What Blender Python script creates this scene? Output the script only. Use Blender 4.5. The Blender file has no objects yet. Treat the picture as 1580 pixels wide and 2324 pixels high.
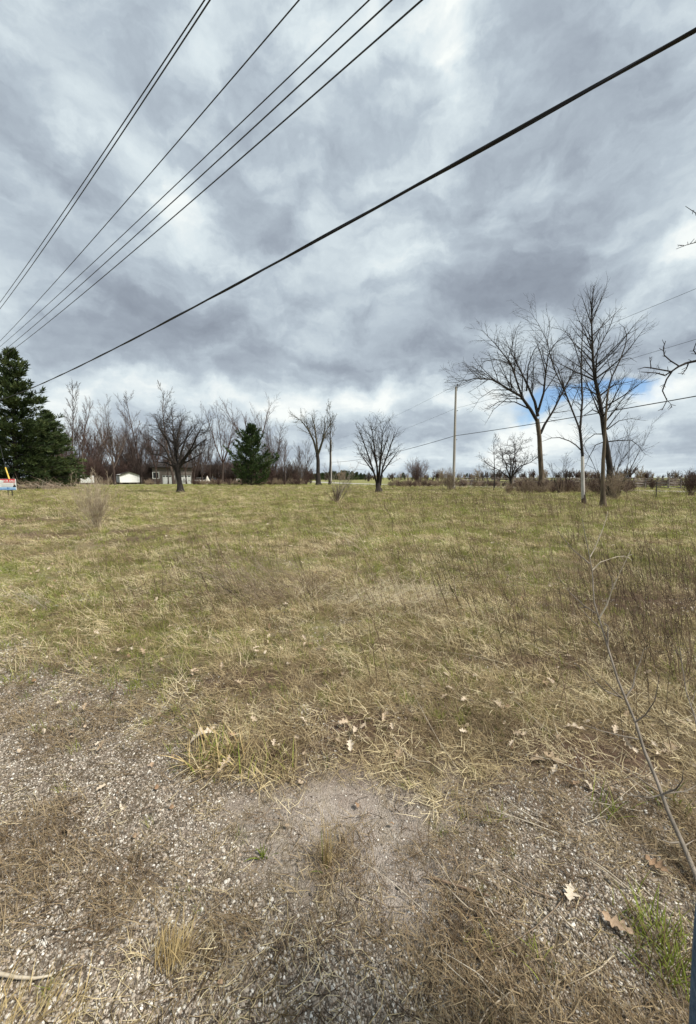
import bpy, math, random
import numpy as np
from mathutils import Vector, Matrix, Euler

# ------------------------------------------------------------------ camera
EYE = 1.60
PITCH = math.radians(5.15)
F, CX, CY = 872.6, 790.0, 1162.0          # lens in pixels of a 1580x2324 picture
SP, CP = math.sin(PITCH), math.cos(PITCH)

def ray(u, v):
    x = (u - CX) / F; y = (CY - v) / F
    return (x, CP + SP * y, -SP + CP * y)
def at(u, v, Y):
    d = ray(u, v); t = Y / d[1]
    return (d[0] * t, Y, EYE + d[2] * t)
def gnd(u, v):
    d = ray(u, v); t = -EYE / d[2]
    return (d[0] * t, d[1] * t)

sc = bpy.context.scene
col = sc.collection
cam_d = bpy.data.cameras.new('camera')
cam = bpy.data.objects.new('camera', cam_d)
col.objects.link(cam)
cam.location = (0, 0, EYE)
cam.rotation_euler = (math.radians(90) - PITCH, 0, 0)
cam_d.sensor_fit = 'VERTICAL'
cam_d.sensor_height = 36.0
cam_d.lens = 36.0 * F / 2324.0
cam_d.clip_start = 0.05
cam_d.clip_end = 6000
sc.camera = cam

sc.view_settings.view_transform = 'Standard'
sc.view_settings.look = 'None'
sc.view_settings.gamma = 1.0
sc.view_settings.use_curve_mapping = False
sc.view_settings.exposure = 1.95
sc.cycles.max_bounces = 5
sc.cycles.diffuse_bounces = 3
sc.cycles.transparent_max_bounces = 4

SUN_EL, SUN_AZ = math.radians(52), math.radians(116)      # azimuth clockwise from +Y
sd = bpy.data.lights.new('sun', 'SUN')
sd.energy = 1.5
sd.angle = math.radians(14)
sd.color = (1.0, 0.94, 0.84)
sun = bpy.data.objects.new('sun', sd)
col.objects.link(sun)
sv = Vector((math.sin(SUN_AZ) * math.cos(SUN_EL), math.cos(SUN_AZ) * math.cos(SUN_EL), math.sin(SUN_EL)))
sun.rotation_euler = sv.to_track_quat('Z', 'Y').to_euler()
sun.location = sv * 200

# ------------------------------------------------------------------ sky
world = bpy.data.worlds.new('World')
sc.world = world
world.use_nodes = True
wt = world.node_tree
for n in list(wt.nodes): wt.nodes.remove(n)
def WN(t, **k):
    n = wt.nodes.new(t)
    for a, b in k.items(): setattr(n, a, b)
    return n
def wset(sock, v):
    if hasattr(v, 'is_output'): wt.links.new(v, sock)
    else: sock.default_value = v
def wm(op, a, b=None, c=None, clamp=False):
    n = WN('ShaderNodeMath', operation=op, use_clamp=clamp)
    wset(n.inputs[0], a)
    if b is not None: wset(n.inputs[1], b)
    if c is not None: wset(n.inputs[2], c)
    return n.outputs[0]
def wv(op, a, b=None):
    n = WN('ShaderNodeVectorMath', operation=op)
    wset(n.inputs[0], a)
    if b is not None: wset(n.inputs[1], b)
    return n.outputs['Value'] if op in ('DOT_PRODUCT', 'LENGTH') else n.outputs[0]
def wnoise(vec, scale, detail=6, rough=.55, dist=0.0):
    n = WN('ShaderNodeTexNoise')
    wset(n.inputs['Vector'], vec); n.inputs['Scale'].default_value = scale
    n.inputs['Detail'].default_value = detail; n.inputs['Roughness'].default_value = rough
    n.inputs['Distortion'].default_value = dist
    return n
tc = WN('ShaderNodeTexCoord')
D0 = wv('NORMALIZE', tc.outputs['Generated'])
sep = WN('ShaderNodeSeparateXYZ'); wset(sep.inputs[0], D0)
dz = wm('ADD', wm('MAXIMUM', sep.outputs[2], 0.0), 0.10)
comb = WN('ShaderNodeCombineXYZ')
wset(comb.inputs[0], wm('DIVIDE', sep.outputs[0], dz))
wset(comb.inputs[1], wm('DIVIDE', sep.outputs[1], dz))
P = comb.outputs[0]
nbig = wnoise(P, 1.05, 7, .56, .35).outputs['Fac']
nmid = wnoise(P, 3.1, 6, .55, .2).outputs['Fac']
nwarp = wnoise(D0, 5.5, 6, .58)
off = wv('MULTIPLY', wv('SUBTRACT', nwarp.outputs['Color'], (.5, .5, .5)), (.20, .20, .13))
D = wv('ADD', D0, off)
def lobe(u, v, su, sv_, ang=0.0):
    c = Vector(ray(u, v)).normalized()
    r = Vector((c.y, -c.x, 0)).normalized(); up = r.cross(c)
    ca, sa = math.cos(math.radians(ang)), math.sin(math.radians(ang))
    a = r * ca + up * sa; b = -r * sa + up * ca
    k = 1.0 / math.sqrt(1 + ((u - CX) / F) ** 2 + ((v - CY) / F) ** 2)   # pixels shrink off axis
    sx, sy = su / F * k, sv_ / F * k
    d1 = wv('DOT_PRODUCT', D, tuple(a / sx)); d2 = wv('DOT_PRODUCT', D, tuple(b / sy))
    q = wm('MULTIPLY_ADD', d1, d1, wm('MULTIPLY', d2, d2))
    return wm('EXPONENT', wm('MULTIPLY', q, -1.0))
# brighter and darker cloud masses: (u, v, half width, half height, tilt, gain)
LOBES = [
 (120, 110, 190, 80, -35, .20), (260, 290, 200, 60, -42, .26), (380, 430, 130, 60, -50, .28), (420, 60, 170, 70, -20, .16),
 (690, 50, 60, 110, 20, .36), (1035, 90, 65, 150, 0, .62), (900, 20, 200, 60, 0, .25), (930, 180, 90, 140, 0, .12),
 (90, 350, 160, 70, -25, -.14), (150, 560, 240, 90, -20, -.20), (620, 230, 110, 110, 0, -.16), (530, 130, 100, 60, 0, -.08),
 (1300, 300, 260, 200, 20, -.16), (1330, 480, 250, 70, 15, -.20), (820, 300, 110, 160, 0, -.08), (640, 480, 160, 120, 0, -.10),
 (950, 600, 130, 42, 5, .42), (1400, 535, 90, 30, 20, .25), (1570, 530, 50, 60, 0, .50), (1500, 640, 110, 45, 25, .36),
 (1100, 660, 280, 50, 12, -.30), (740, 660, 200, 60, 0, -.22), (380, 740, 200, 60, 0, -.34), (350, 820, 150, 36, 0, -.36), (620, 740, 200, 36, 0, -.14),
 (880, 800, 260, 40, 8, -.26), (1100, 720, 300, 50, 15, -.26), (1500, 780, 180, 60, 12, -.30), (980, 840, 120, 18, 0, -.22),
 (500, 900, 260, 36, -3, .52), (300, 880, 120, 40, 20, .28), (840, 905, 200, 34, 0, .60), (700, 950, 160, 24, 0, .26), (960, 990, 110, 26, 0, -.30),
 (1150, 905, 110, 34, 0, .40), (1230, 985, 160, 44, 0, .66), (1500, 890, 130, 30, 10, .62), (1520, 960, 130, 20, 5, .20), (1060, 1010, 140, 40, 0, .12),
 (860, 1040, 200, 24, 0, .38), (1100, 1050, 140, 26, 0, .34), (1500, 1030, 160, 22, 0, -.10), (180, 930, 120, 40, 0, .3),
]
npuff = wnoise(wv('MULTIPLY', D, (1, 1, 1.9)), 5.2, 7, .52, .15).outputs['Fac']
L = wm('MULTIPLY_ADD', wm('SUBTRACT', nbig, .5), .42, .52)
pf = WN('ShaderNodeMapRange'); pf.interpolation_type = 'SMOOTHSTEP'; wset(pf.inputs[0], npuff); pf.inputs[1].default_value = .36; pf.inputs[2].default_value = .64
L = wm('MULTIPLY_ADD', wm('SUBTRACT', pf.outputs[0], .5), .30, L)
np2 = wnoise(wv('MULTIPLY', D, (1, 1, 2.4)), 12.0, 6, .55, .1).outputs['Fac']
L = wm('MULTIPLY_ADD', wm('SUBTRACT', np2, .5), .40, L)
L = wm('MULTIPLY_ADD', wm('SUBTRACT', nmid, .5), .16, L)
for (u, v, su, s2, an, g) in LOBES:
    L = wm('MULTIPLY_ADD', lobe(u, v, su, s2, an), g * (.66 if g > 0 else .50), L)
ramp = WN('ShaderNodeValToRGB'); wset(ramp.inputs[0], L)
cr = ramp.color_ramp
cr.elements[0].position = 0.0; cr.elements[0].color = (.232, .266, .324, 1)
cr.elements[1].position = 1.0; cr.elements[1].color = (.93, .97, .95, 1)
for p, c in ((.25, (.335, .386, .453, 1)), (.5, (.475, .548, .616, 1)), (.75, (.69, .775, .815, 1))):
    e = cr.elements.new(p); e.color = c
sky = WN('ShaderNodeTexSky', sky_type='NISHITA')
sky.sun_disc = False
sky.sun_elevation = SUN_EL
sky.sun_rotation = SUN_AZ
sky.altitude = 200; sky.air_density = 1.0; sky.dust_density = .05; sky.ozone_density = 4.0
bs = WN('ShaderNodeBackground'); hsv = WN('ShaderNodeHueSaturation'); hsv.inputs['Saturation'].default_value = 1.0; hsv.inputs['Value'].default_value = .74; wset(hsv.inputs['Color'], sky.outputs[0]); wset(bs.inputs[0], hsv.outputs[0]); bs.inputs[1].default_value = 0.05
bc = WN('ShaderNodeBackground'); wset(bc.inputs[0], ramp.outputs[0]); bc.inputs[1].default_value = 0.267
gap = wm('ADD', lobe(1275, 900, 150, 30, 0), wm('MULTIPLY', lobe(1240, 925, 60, 22, 20), .7))
gap = wm('ADD', gap, wm('MULTIPLY', lobe(1400, 878, 60, 13, 5), .6))
gap = wm('MULTIPLY_ADD', wm('SUBTRACT', nmid, .5), .6, gap)
gap = wm('MULTIPLY_ADD', wm('SUBTRACT', npuff, .5), 1.5, gap)
mr = WN('ShaderNodeMapRange'); mr.interpolation_type = 'SMOOTHSTEP'
wset(mr.inputs[0], gap); mr.inputs[1].default_value = .34; mr.inputs[2].default_value = .98
mx = WN('ShaderNodeMixShader'); wset(mx.inputs[0], mr.outputs[0])
wt.links.new(bc.outputs[0], mx.inputs[1]); wt.links.new(bs.outputs[0], mx.inputs[2])
wo = WN('ShaderNodeOutputWorld'); wt.links.new(mx.outputs[0], wo.inputs[0])
world.cycles.sampling_method = 'MANUAL'
world.cycles.sample_map_resolution = 512

# ------------------------------------------------------------------ helpers
random.seed(7)
def tag(o, label=None, cat=None, group=None, kind=None):
    if label: o['label'] = label
    if cat: o['category'] = cat
    if group: o['group'] = group
    if kind: o['kind'] = kind
    return o
def empty(name, loc, rz=0.0):
    o = bpy.data.objects.new(name, None); o.empty_display_size = .1
    o.location = loc; o.rotation_euler = (0, 0, rz); col.objects.link(o); return o
def link(name, me, mat=None, parent=None, loc=None):
    if mat is not None and not me.materials: me.materials.append(mat)
    o = bpy.data.objects.new(name, me); col.objects.link(o)
    if parent is not None: o.parent = parent
    if loc is not None: o.location = loc
    return o
def mesh_np(name, V, Fc, nper=4, smooth=True):
    """V (n,3), Fc (m,nper) -> mesh"""
    V = np.asarray(V, np.float32).reshape(-1, 3); Fc = np.asarray(Fc, np.int32).reshape(-1, nper)
    me = bpy.data.meshes.new(name)
    me.vertices.add(len(V)); me.vertices.foreach_set('co', V.ravel())
    me.loops.add(Fc.size); me.loops.foreach_set('vertex_index', Fc.ravel())
    me.polygons.add(len(Fc))
    me.polygons.foreach_set('loop_start', np.arange(0, Fc.size, nper, dtype=np.int32))
    me.polygons.foreach_set('use_smooth', np.full(len(Fc), smooth))
    me.update(calc_edges=True)
    return me

class TS:
    """collects tapered tubes and builds them as one mesh"""
    def __init__(s): s.g = {}
    def add(s, pts, rad, sides=4):
        s.g.setdefault((len(pts), sides), []).append((pts, rad))
    def mesh(s, name, origin=(0, 0, 0)):
        VV, FF, base = [], [], 0
        for (n, k), L_ in s.g.items():
            Pp = np.array([a for a, b in L_], np.float64); R = np.array([b for a, b in L_], np.float64)
            N = len(L_)
            T = np.empty_like(Pp); T[:, 1:-1] = Pp[:, 2:] - Pp[:, :-2]; T[:, 0] = Pp[:, 1] - Pp[:, 0]; T[:, -1] = Pp[:, -1] - Pp[:, -2]
            T /= np.linalg.norm(T, axis=2, keepdims=True) + 1e-9
            mean = Pp[:, -1] - Pp[:, 0]; mean /= np.linalg.norm(mean, axis=1, keepdims=True) + 1e-9
            ref = np.where(np.abs(mean[:, 2:3]) < .8, np.array([[0, 0, 1.]]), np.array([[1., 0, 0]]))
            A = np.cross(T, ref[:, None, :]); A /= np.linalg.norm(A, axis=2, keepdims=True) + 1e-9
            B = np.cross(T, A)
            th = np.arange(k) * 2 * math.pi / k
            V = Pp[:, :, None, :] + R[:, :, None, None] * (A[:, :, None, :] * np.cos(th)[None, None, :, None] + B[:, :, None, :] * np.sin(th)[None, None, :, None])
            i = np.arange(n - 1)[:, None] * k; j = np.arange(k)[None, :]; j2 = (j + 1) % k
            q = np.stack([i + j, i + j2, i + k + j2, i + k + j], -1).reshape(-1, 4)
            FF.append((q[None] + (base + np.arange(N) * n * k)[:, None, None]).reshape(-1, 4))
            VV.append(V.reshape(-1, 3)); base += N * n * k
        V = np.concatenate(VV) - np.array(origin)[None]
        return mesh_np(name, V, np.concatenate(FF), 4)
    def build(s, name, mat, parent=None, origin=(0, 0, 0)):
        return link(name, s.mesh(name, origin), mat, parent)

class MB:
    """collects boxes, prisms and loose polygons as one mesh"""
    def __init__(s): s.V, s.F = [], []
    def poly(s, pts, faces):
        b = len(s.V); s.V += [tuple(p) for p in pts]; s.F += [tuple(b + i for i in f) for f in faces]; return s
    def box(s, x0, x1, y0, y1, z0, z1):
        return s.poly([(x0, y0, z0), (x1, y0, z0), (x1, y1, z0), (x0, y1, z0), (x0, y0, z1), (x1, y0, z1), (x1, y1, z1), (x0, y1, z1)],
                      [(3, 2, 1, 0), (4, 5, 6, 7), (0, 1, 5, 4), (1, 2, 6, 5), (2, 3, 7, 6), (3, 0, 4, 7)])
    def prism(s, prof, y0, y1):
        """prof: (x,z) outline, extruded along y"""
        n = len(prof)
        return s.poly([(x, y0, z) for x, z in prof] + [(x, y1, z) for x, z in prof],
                      [tuple(range(n)), tuple(range(2 * n - 1, n - 1, -1))] + [(i, i + n, (i + 1) % n + n, (i + 1) % n) for i in range(n)])
    def build(s, name, mat, parent=None, bevel=0.0, smooth=False):
        me = bpy.data.meshes.new(name); me.from_pydata(s.V, [], s.F); me.update()
        if smooth: me.polygons.foreach_set('use_smooth', np.ones(len(me.polygons), bool))
        o = link(name, me, mat, parent)
        if bevel:
            m = o.modifiers.new('bevel', 'BEVEL'); m.width = bevel; m.segments = 2; m.limit_method = 'ANGLE'
        return o

def material(name, cols, scale=8.0, rough=.85, detail=5, bump=0.0, bscale=None, rand=0.0, coord='Object', spec=.25, stretch=(1, 1, 1)):
    """a noise-driven colour ramp with per-object variation and fine relief"""
    m = bpy.data.materials.new(name); m.use_nodes = True
    t = m.node_tree; b = t.nodes['Principled BSDF']
    b.inputs['Roughness'].default_value = rough
    b.inputs['Specular IOR Level'].default_value = spec
    c = t.nodes.new('ShaderNodeTexCoord'); mp = t.nodes.new('ShaderNodeMapping'); mp.inputs['Scale'].default_value = stretch
    t.links.new(c.outputs[coord], mp.inputs[0])
    n = t.nodes.new('ShaderNodeTexNoise'); n.inputs['Scale'].default_value = scale; n.inputs['Detail'].default_value = detail
    t.links.new(mp.outputs[0], n.inputs['Vector'])
    fac = n.outputs['Fac']
    if rand:
        oi = t.nodes.new('ShaderNodeObjectInfo')
        a = t.nodes.new('ShaderNodeMath'); a.operation = 'MULTIPLY_ADD'
        s = t.nodes.new('ShaderNodeMath'); s.operation = 'SUBTRACT'; s.inputs[1].default_value = .5
        t.links.new(oi.outputs['Random'], s.inputs[0])
        t.links.new(s.outputs[0], a.inputs[0]); a.inputs[1].default_value = rand; t.links.new(fac, a.inputs[2]); fac = a.outputs[0]
    r = t.nodes.new('ShaderNodeValToRGB'); t.links.new(fac, r.inputs[0])
    lo, hi = (.3, .7) if not rand else (.1, .9)
    k = len(cols)
    r.color_ramp.elements[0].position = lo; r.color_ramp.elements[0].color = (*cols[0], 1)
    r.color_ramp.elements[1].position = hi; r.color_ramp.elements[1].color = (*cols[-1], 1)
    for i in range(1, k - 1):
        e = r.color_ramp.elements.new(lo + (hi - lo) * i / (k - 1)); e.color = (*cols[i], 1)
    t.links.new(r.outputs[0], b.inputs['Base Color'])
    if bump:
        n2 = t.nodes.new('ShaderNodeTexNoise'); n2.inputs['Scale'].default_value = bscale or scale * 3; n2.inputs['Detail'].default_value = 4
        t.links.new(mp.outputs[0], n2.inputs['Vector'])
        bp = t.nodes.new('ShaderNodeBump'); bp.inputs['Strength'].default_value = bump; bp.inputs['Distance'].default_value = .02
        t.links.new(n2.outputs['Fac'], bp.inputs['Height']); t.links.new(bp.outputs[0], b.inputs['Normal'])
    return m
def add_translucency(m, amt=.35):
    t = m.node_tree; b = t.nodes['Principled BSDF']
    src = b.inputs['Base Color'].links[0].from_socket
    tr = t.nodes.new('ShaderNodeBsdfTranslucent'); t.links.new(src, tr.inputs[0])
    mxs = t.nodes.new('ShaderNodeMixShader'); mxs.inputs[0].default_value = amt
    t.links.new(b.outputs[0], mxs.inputs[1]); t.links.new(tr.outputs[0], mxs.inputs[2])
    o = [n for n in t.nodes if n.type == 'OUTPUT_MATERIAL'][0]
    t.links.new(mxs.outputs[0], o.inputs[0])
    return m

M = {}
M['bark_dark'] = material('bark_dark', [(.016, .013, .012), (.030, .025, .022), (.050, .042, .036)], 6, .95, bump=.6, bscale=14, stretch=(1, 1, .3))
M['bark_brown'] = material('bark_brown', [(.055, .042, .030), (.105, .082, .058), (.16, .125, .09)], 5, .95, bump=.7, bscale=14, stretch=(1, 1, .25))
M['bark_grey'] = material('bark_grey', [(.045, .042, .032), (.08, .072, .056), (.12, .108, .085)], 5, .95, bump=.5, bscale=14, stretch=(1, 1, .3))
M['bark_wood'] = material('bark_wood', [(.045, .032, .028), (.075, .055, .047), (.115, .088, .074)], .6, .95, rand=.5)
M['bark_red'] = material('bark_red', [(.048, .029, .025), (.082, .052, .044), (.125, .085, .070)], .6, .95, rand=.5)
M['bark_bare'] = material('bark_bare', [(.30, .28, .26), (.46, .44, .42), (.58, .56, .54)], 3, .8, bump=.3, stretch=(1, 1, .25))
M['twig_grey'] = material('twig_grey', [(.11, .095, .077), (.185, .16, .13), (.28, .24, .20)], 12, .85, bump=.2, bscale=60)
M['twig_tan'] = material('twig_tan', [(.16, .12, .085), (.25, .19, .135), (.36, .29, .21)], 6, .9)
M['twig_pale'] = material('twig_pale', [(.30, .25, .18), (.45, .39, .30), (.58, .52, .42)], 8, .85)
M['twig_straw'] = material('twig_straw', [(.28, .22, .15), (.42, .345, .25), (.55, .47, .355)], 6, .9)
M['straw_pale'] = material('straw_pale', [(.42, .35, .24), (.60, .52, .38), (.74, .67, .53)], 6, .8)
M['needle'] = add_translucency(material('needle', [(.014, .026, .009), (.040, .062, .019), (.10, .12, .04)], .7, .7), .15)
M['needle_bright'] = add_translucency(material('needle_bright', [(.013, .028, .008), (.036, .062, .018), (.085, .112, .038)], .8, .7), .2)
M['straw'] = add_translucency(material('straw', [(.14, .10, .050), (.33, .255, .135), (.53, .43, .24), (.74, .64, .42)], 4, .75, rand=1.1), .2)
M['straw_dark'] = add_translucency(material('straw_dark', [(.115, .078, .045), (.225, .165, .095), (.35, .275, .17)], 4, .8, rand=1.0), .15)
M['green'] = add_translucency(material('green', [(.115, .150, .022), (.215, .260, .042), (.35, .375, .085)], 4, .65, rand=1.0), .3)
M['stem_dark'] = material('stem_dark', [(.04, .027, .019), (.105, .072, .048), (.21, .15, .105)], 3, .9, rand=1.0)
M['gold'] = add_translucency(material('gold', [(.28, .20, .09), (.46, .35, .17), (.62, .52, .30)], 20, .7), .2)
M['leaf'] = add_translucency(material('leaf', [(.34, .25, .16), (.55, .44, .32), (.74, .66, .54)], 18, .7, rand=.6, bump=.3, bscale=60), .15)
M['leaf_brown'] = add_translucency(material('leaf_brown', [(.22, .13, .075), (.36, .24, .15), (.50, .38, .27)], 18, .75, rand=.5, bump=.3, bscale=60), .15)
M['white'] = material('white_paint', [(.70, .71, .69), (.80, .81, .79), (.84, .84, .82)], 3, .6)
M['black'] = material('black_rubber', [(.010, .010, .011), (.016, .016, .018), (.022, .022, .024)], 10, .55)
M['wire'] = material('weathered_wire', [(.03, .032, .036), (.045, .048, .054), (.06, .064, .07)], 3, .6)
M['pole_wood'] = material('pole_wood', [(.22, .205, .185), (.34, .32, .29), (.46, .435, .40)], 2.5, .9, bump=.4, stretch=(4, 4, .2))
M['rail_wood'] = material('rail_wood', [(.13, .105, .095), (.23, .195, .18), (.36, .32, .30)], 2.5, .9, bump=.4, rand=.6)
M['metal_dark'] = material('dark_metal', [(.02, .02, .02), (.035, .033, .03), (.06, .05, .045)], 6, .6)
M['shingle'] = material('roof_shingle', [(.018, .015, .014), (.032, .027, .025), (.05, .043, .04)], 4, .95, bump=.5)
M['brick_grey'] = material('grey_brick', [(.14, .12, .108), (.19, .165, .15), (.25, .22, .20)], 5, .9, bump=.3)
M['glass'] = material('dark_glass', [(.012, .013, .015), (.02, .022, .025), (.03, .033, .036)], 3, .15, spec=.5)
M['yellow'] = material('yellow_plastic', [(.55, .36, .04), (.68, .46, .07), (.76, .55, .13)], 4, .5)
M['red'] = material('red_print', [(.60, .012, .022), (.66, .015, .028), (.70, .02, .035)], 4, .5)
M['blue'] = material('blue_print', [(.015, .10, .38), (.02, .13, .44), (.03, .16, .50)], 4, .5)
M['sky_blue'] = material('pale_blue_print', [(.30, .52, .80), (.36, .58, .84), (.42, .64, .86)], 4, .5)
M['denim'] = material('denim', [(.045, .075, .115), (.075, .115, .165), (.11, .16, .22)], 60, .95, bump=.3, bscale=300)

# ------------------------------------------------------------------ where things grow (maps over the ground)
UU = np.arange(0, 1601, 200)
VV_ = np.array([1095, 1130, 1160, 1200, 1250, 1300, 1400, 1450, 1500, 1600, 1700, 1750, 1800, 1900, 2000, 2100, 2200, 2340])
G_ = dict(
 gravel=['000000000', '000000000', '000000000', '000000000', '000000000', '000000000', '100000000', '310000000', '531000000', '863100000', '985100011', '986101321', '987434654', '987624664', '997635676', '998766787', '898777886', '898787886'],
 green=['456666677', '455667789', '344568889', '244567667', '345445555', '555445444', '665445444', '665333333', '543333333', '222222322', '111211211', '111211112', '111101112', '111001112', '111001112', '111001113', '111111114', '111111114'],
 straw=['555555443', '555555544', '666666655', '666676655', '667777766', '677887777', '567888888', '456888999', '456899999', '234688999', '123767788', '123646667', '122323456', '122212344', '222222224', '222222224', '224322225', '234322225'],
 stems=['111234555', '111235667', '111245678', '001223489', '001222489', '002322389', '001122378', '000011257', '000011246', '000000123', '000000012', '000000001', '000000000', '000000000', '000000000', '000000000', '000000000', '000000000'])
GR = {k: np.array([[int(c) for c in r] for r in v], float) / 9.0 for k, v in G_.items()}
def project(x, y):
    f = y * CP + EYE * SP; f = np.maximum(f, .05)
    return CX + F * x / f, CY - F * (y * SP - EYE * CP) / f
def amount(kind, x, y):
    u, v = project(np.asarray(x, float), np.asarray(y, float))
    g = GR[kind]
    fu = np.clip(u / 200.0, 0, 7.999); iu = fu.astype(int); fu = fu - iu
    fv = np.clip(np.interp(v, VV_, np.arange(len(VV_))), 0, len(VV_) - 1.001); iv = fv.astype(int); fv = fv - iv
    a = g[iv, iu] * (1 - fu) + g[iv, iu + 1] * fu
    b = g[iv + 1, iu] * (1 - fu) + g[iv + 1, iu + 1] * fu
    return a * (1 - fv) + b * fv
SOIL = [(gnd(770, 1850), .50, .23, 1.1), (gnd(900, 2010), .26, .19, 1.1), (gnd(640, 1960), .2, .11, .7), (gnd(850, 1930), .30, .18, 1.0), (gnd(970, 2090), .16, .10, .8)]
def soil(x, y):
    s = np.zeros_like(np.asarray(x, float))
    for (c, rx, ry, a) in SOIL:
        s = np.maximum(s, a * np.exp(-((x - c[0]) / rx) ** 2 - ((y - c[1]) / ry) ** 2))
    return s
DIRT = [(gnd(60, 1180), 3.0, 1.2), (gnd(130, 1215), 1.6, .7), (gnd(330, 1205), 1.8, .8), (gnd(750, 1690), .5, .3), (gnd(300, 1225), 1.2, .5), (gnd(560, 1560), .7, .3), (gnd(1250, 1500), 1.0, .35), (gnd(1470, 1370), 1.6, .7), (gnd(820, 1680), .5, .22), (gnd(1330, 1720), .7, .3)]
def dirt(x, y):
    s = np.zeros_like(np.asarray(x, float))
    for (c, rx, ry) in DIRT: s = np.maximum(s, np.exp(-((x - c[0]) / rx) ** 2 - ((y - c[1]) / ry) ** 2))
    return s
def patchy(x, y, k, seed=0.0):
    """smooth wandering field in 0..1"""
    s = np.zeros_like(np.asarray(x, float))
    rs = np.random.RandomState(int(seed * 10) + 3)
    for i in range(6):
        a = rs.uniform(0, math.tau); w = k * rs.uniform(.6, 1.9); ph = rs.uniform(0, math.tau)
        s = s + np.sin(w * (x * math.cos(a) + y * math.sin(a)) + ph + .8 * np.sin(.7 * w * (x * math.sin(a) - y * math.cos(a)) + ph))
    return np.clip(.5 + s / 6.0, 0, 1)
MOUND = [(gnd(560, 1720), .55, .35, .05), (gnd(820, 1660), .7, .4, .04), (gnd(1250, 1650), 1.2, .7, .05), (gnd(760, 1390), 1.5, .8, .08), (gnd(250, 1500), .6, .3, .03)]
def hgt(x, y):
    x = np.asarray(x, float); y = np.asarray(y, float)
    r = np.hypot(x, y); k = np.clip((40 - r) / 25, 0, 1)
    h = k * (.025 * np.sin(1.3 * x + .7 * y) + .02 * np.sin(2.1 * y - .9 * x + 1) + .012 * np.sin(4.3 * x + 2) * np.sin(3.7 * y))
    h = h + .012 * (patchy(x, y, 9, .5) - .5) * np.clip((8 - r) / 5, 0, 1)
    for (c, rx, ry, a) in MOUND: h = h + a * np.exp(-((x - c[0]) / rx) ** 2 - ((y - c[1]) / ry) ** 2)
    return h
def hz(x, y): return float(hgt(x, y))

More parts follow.
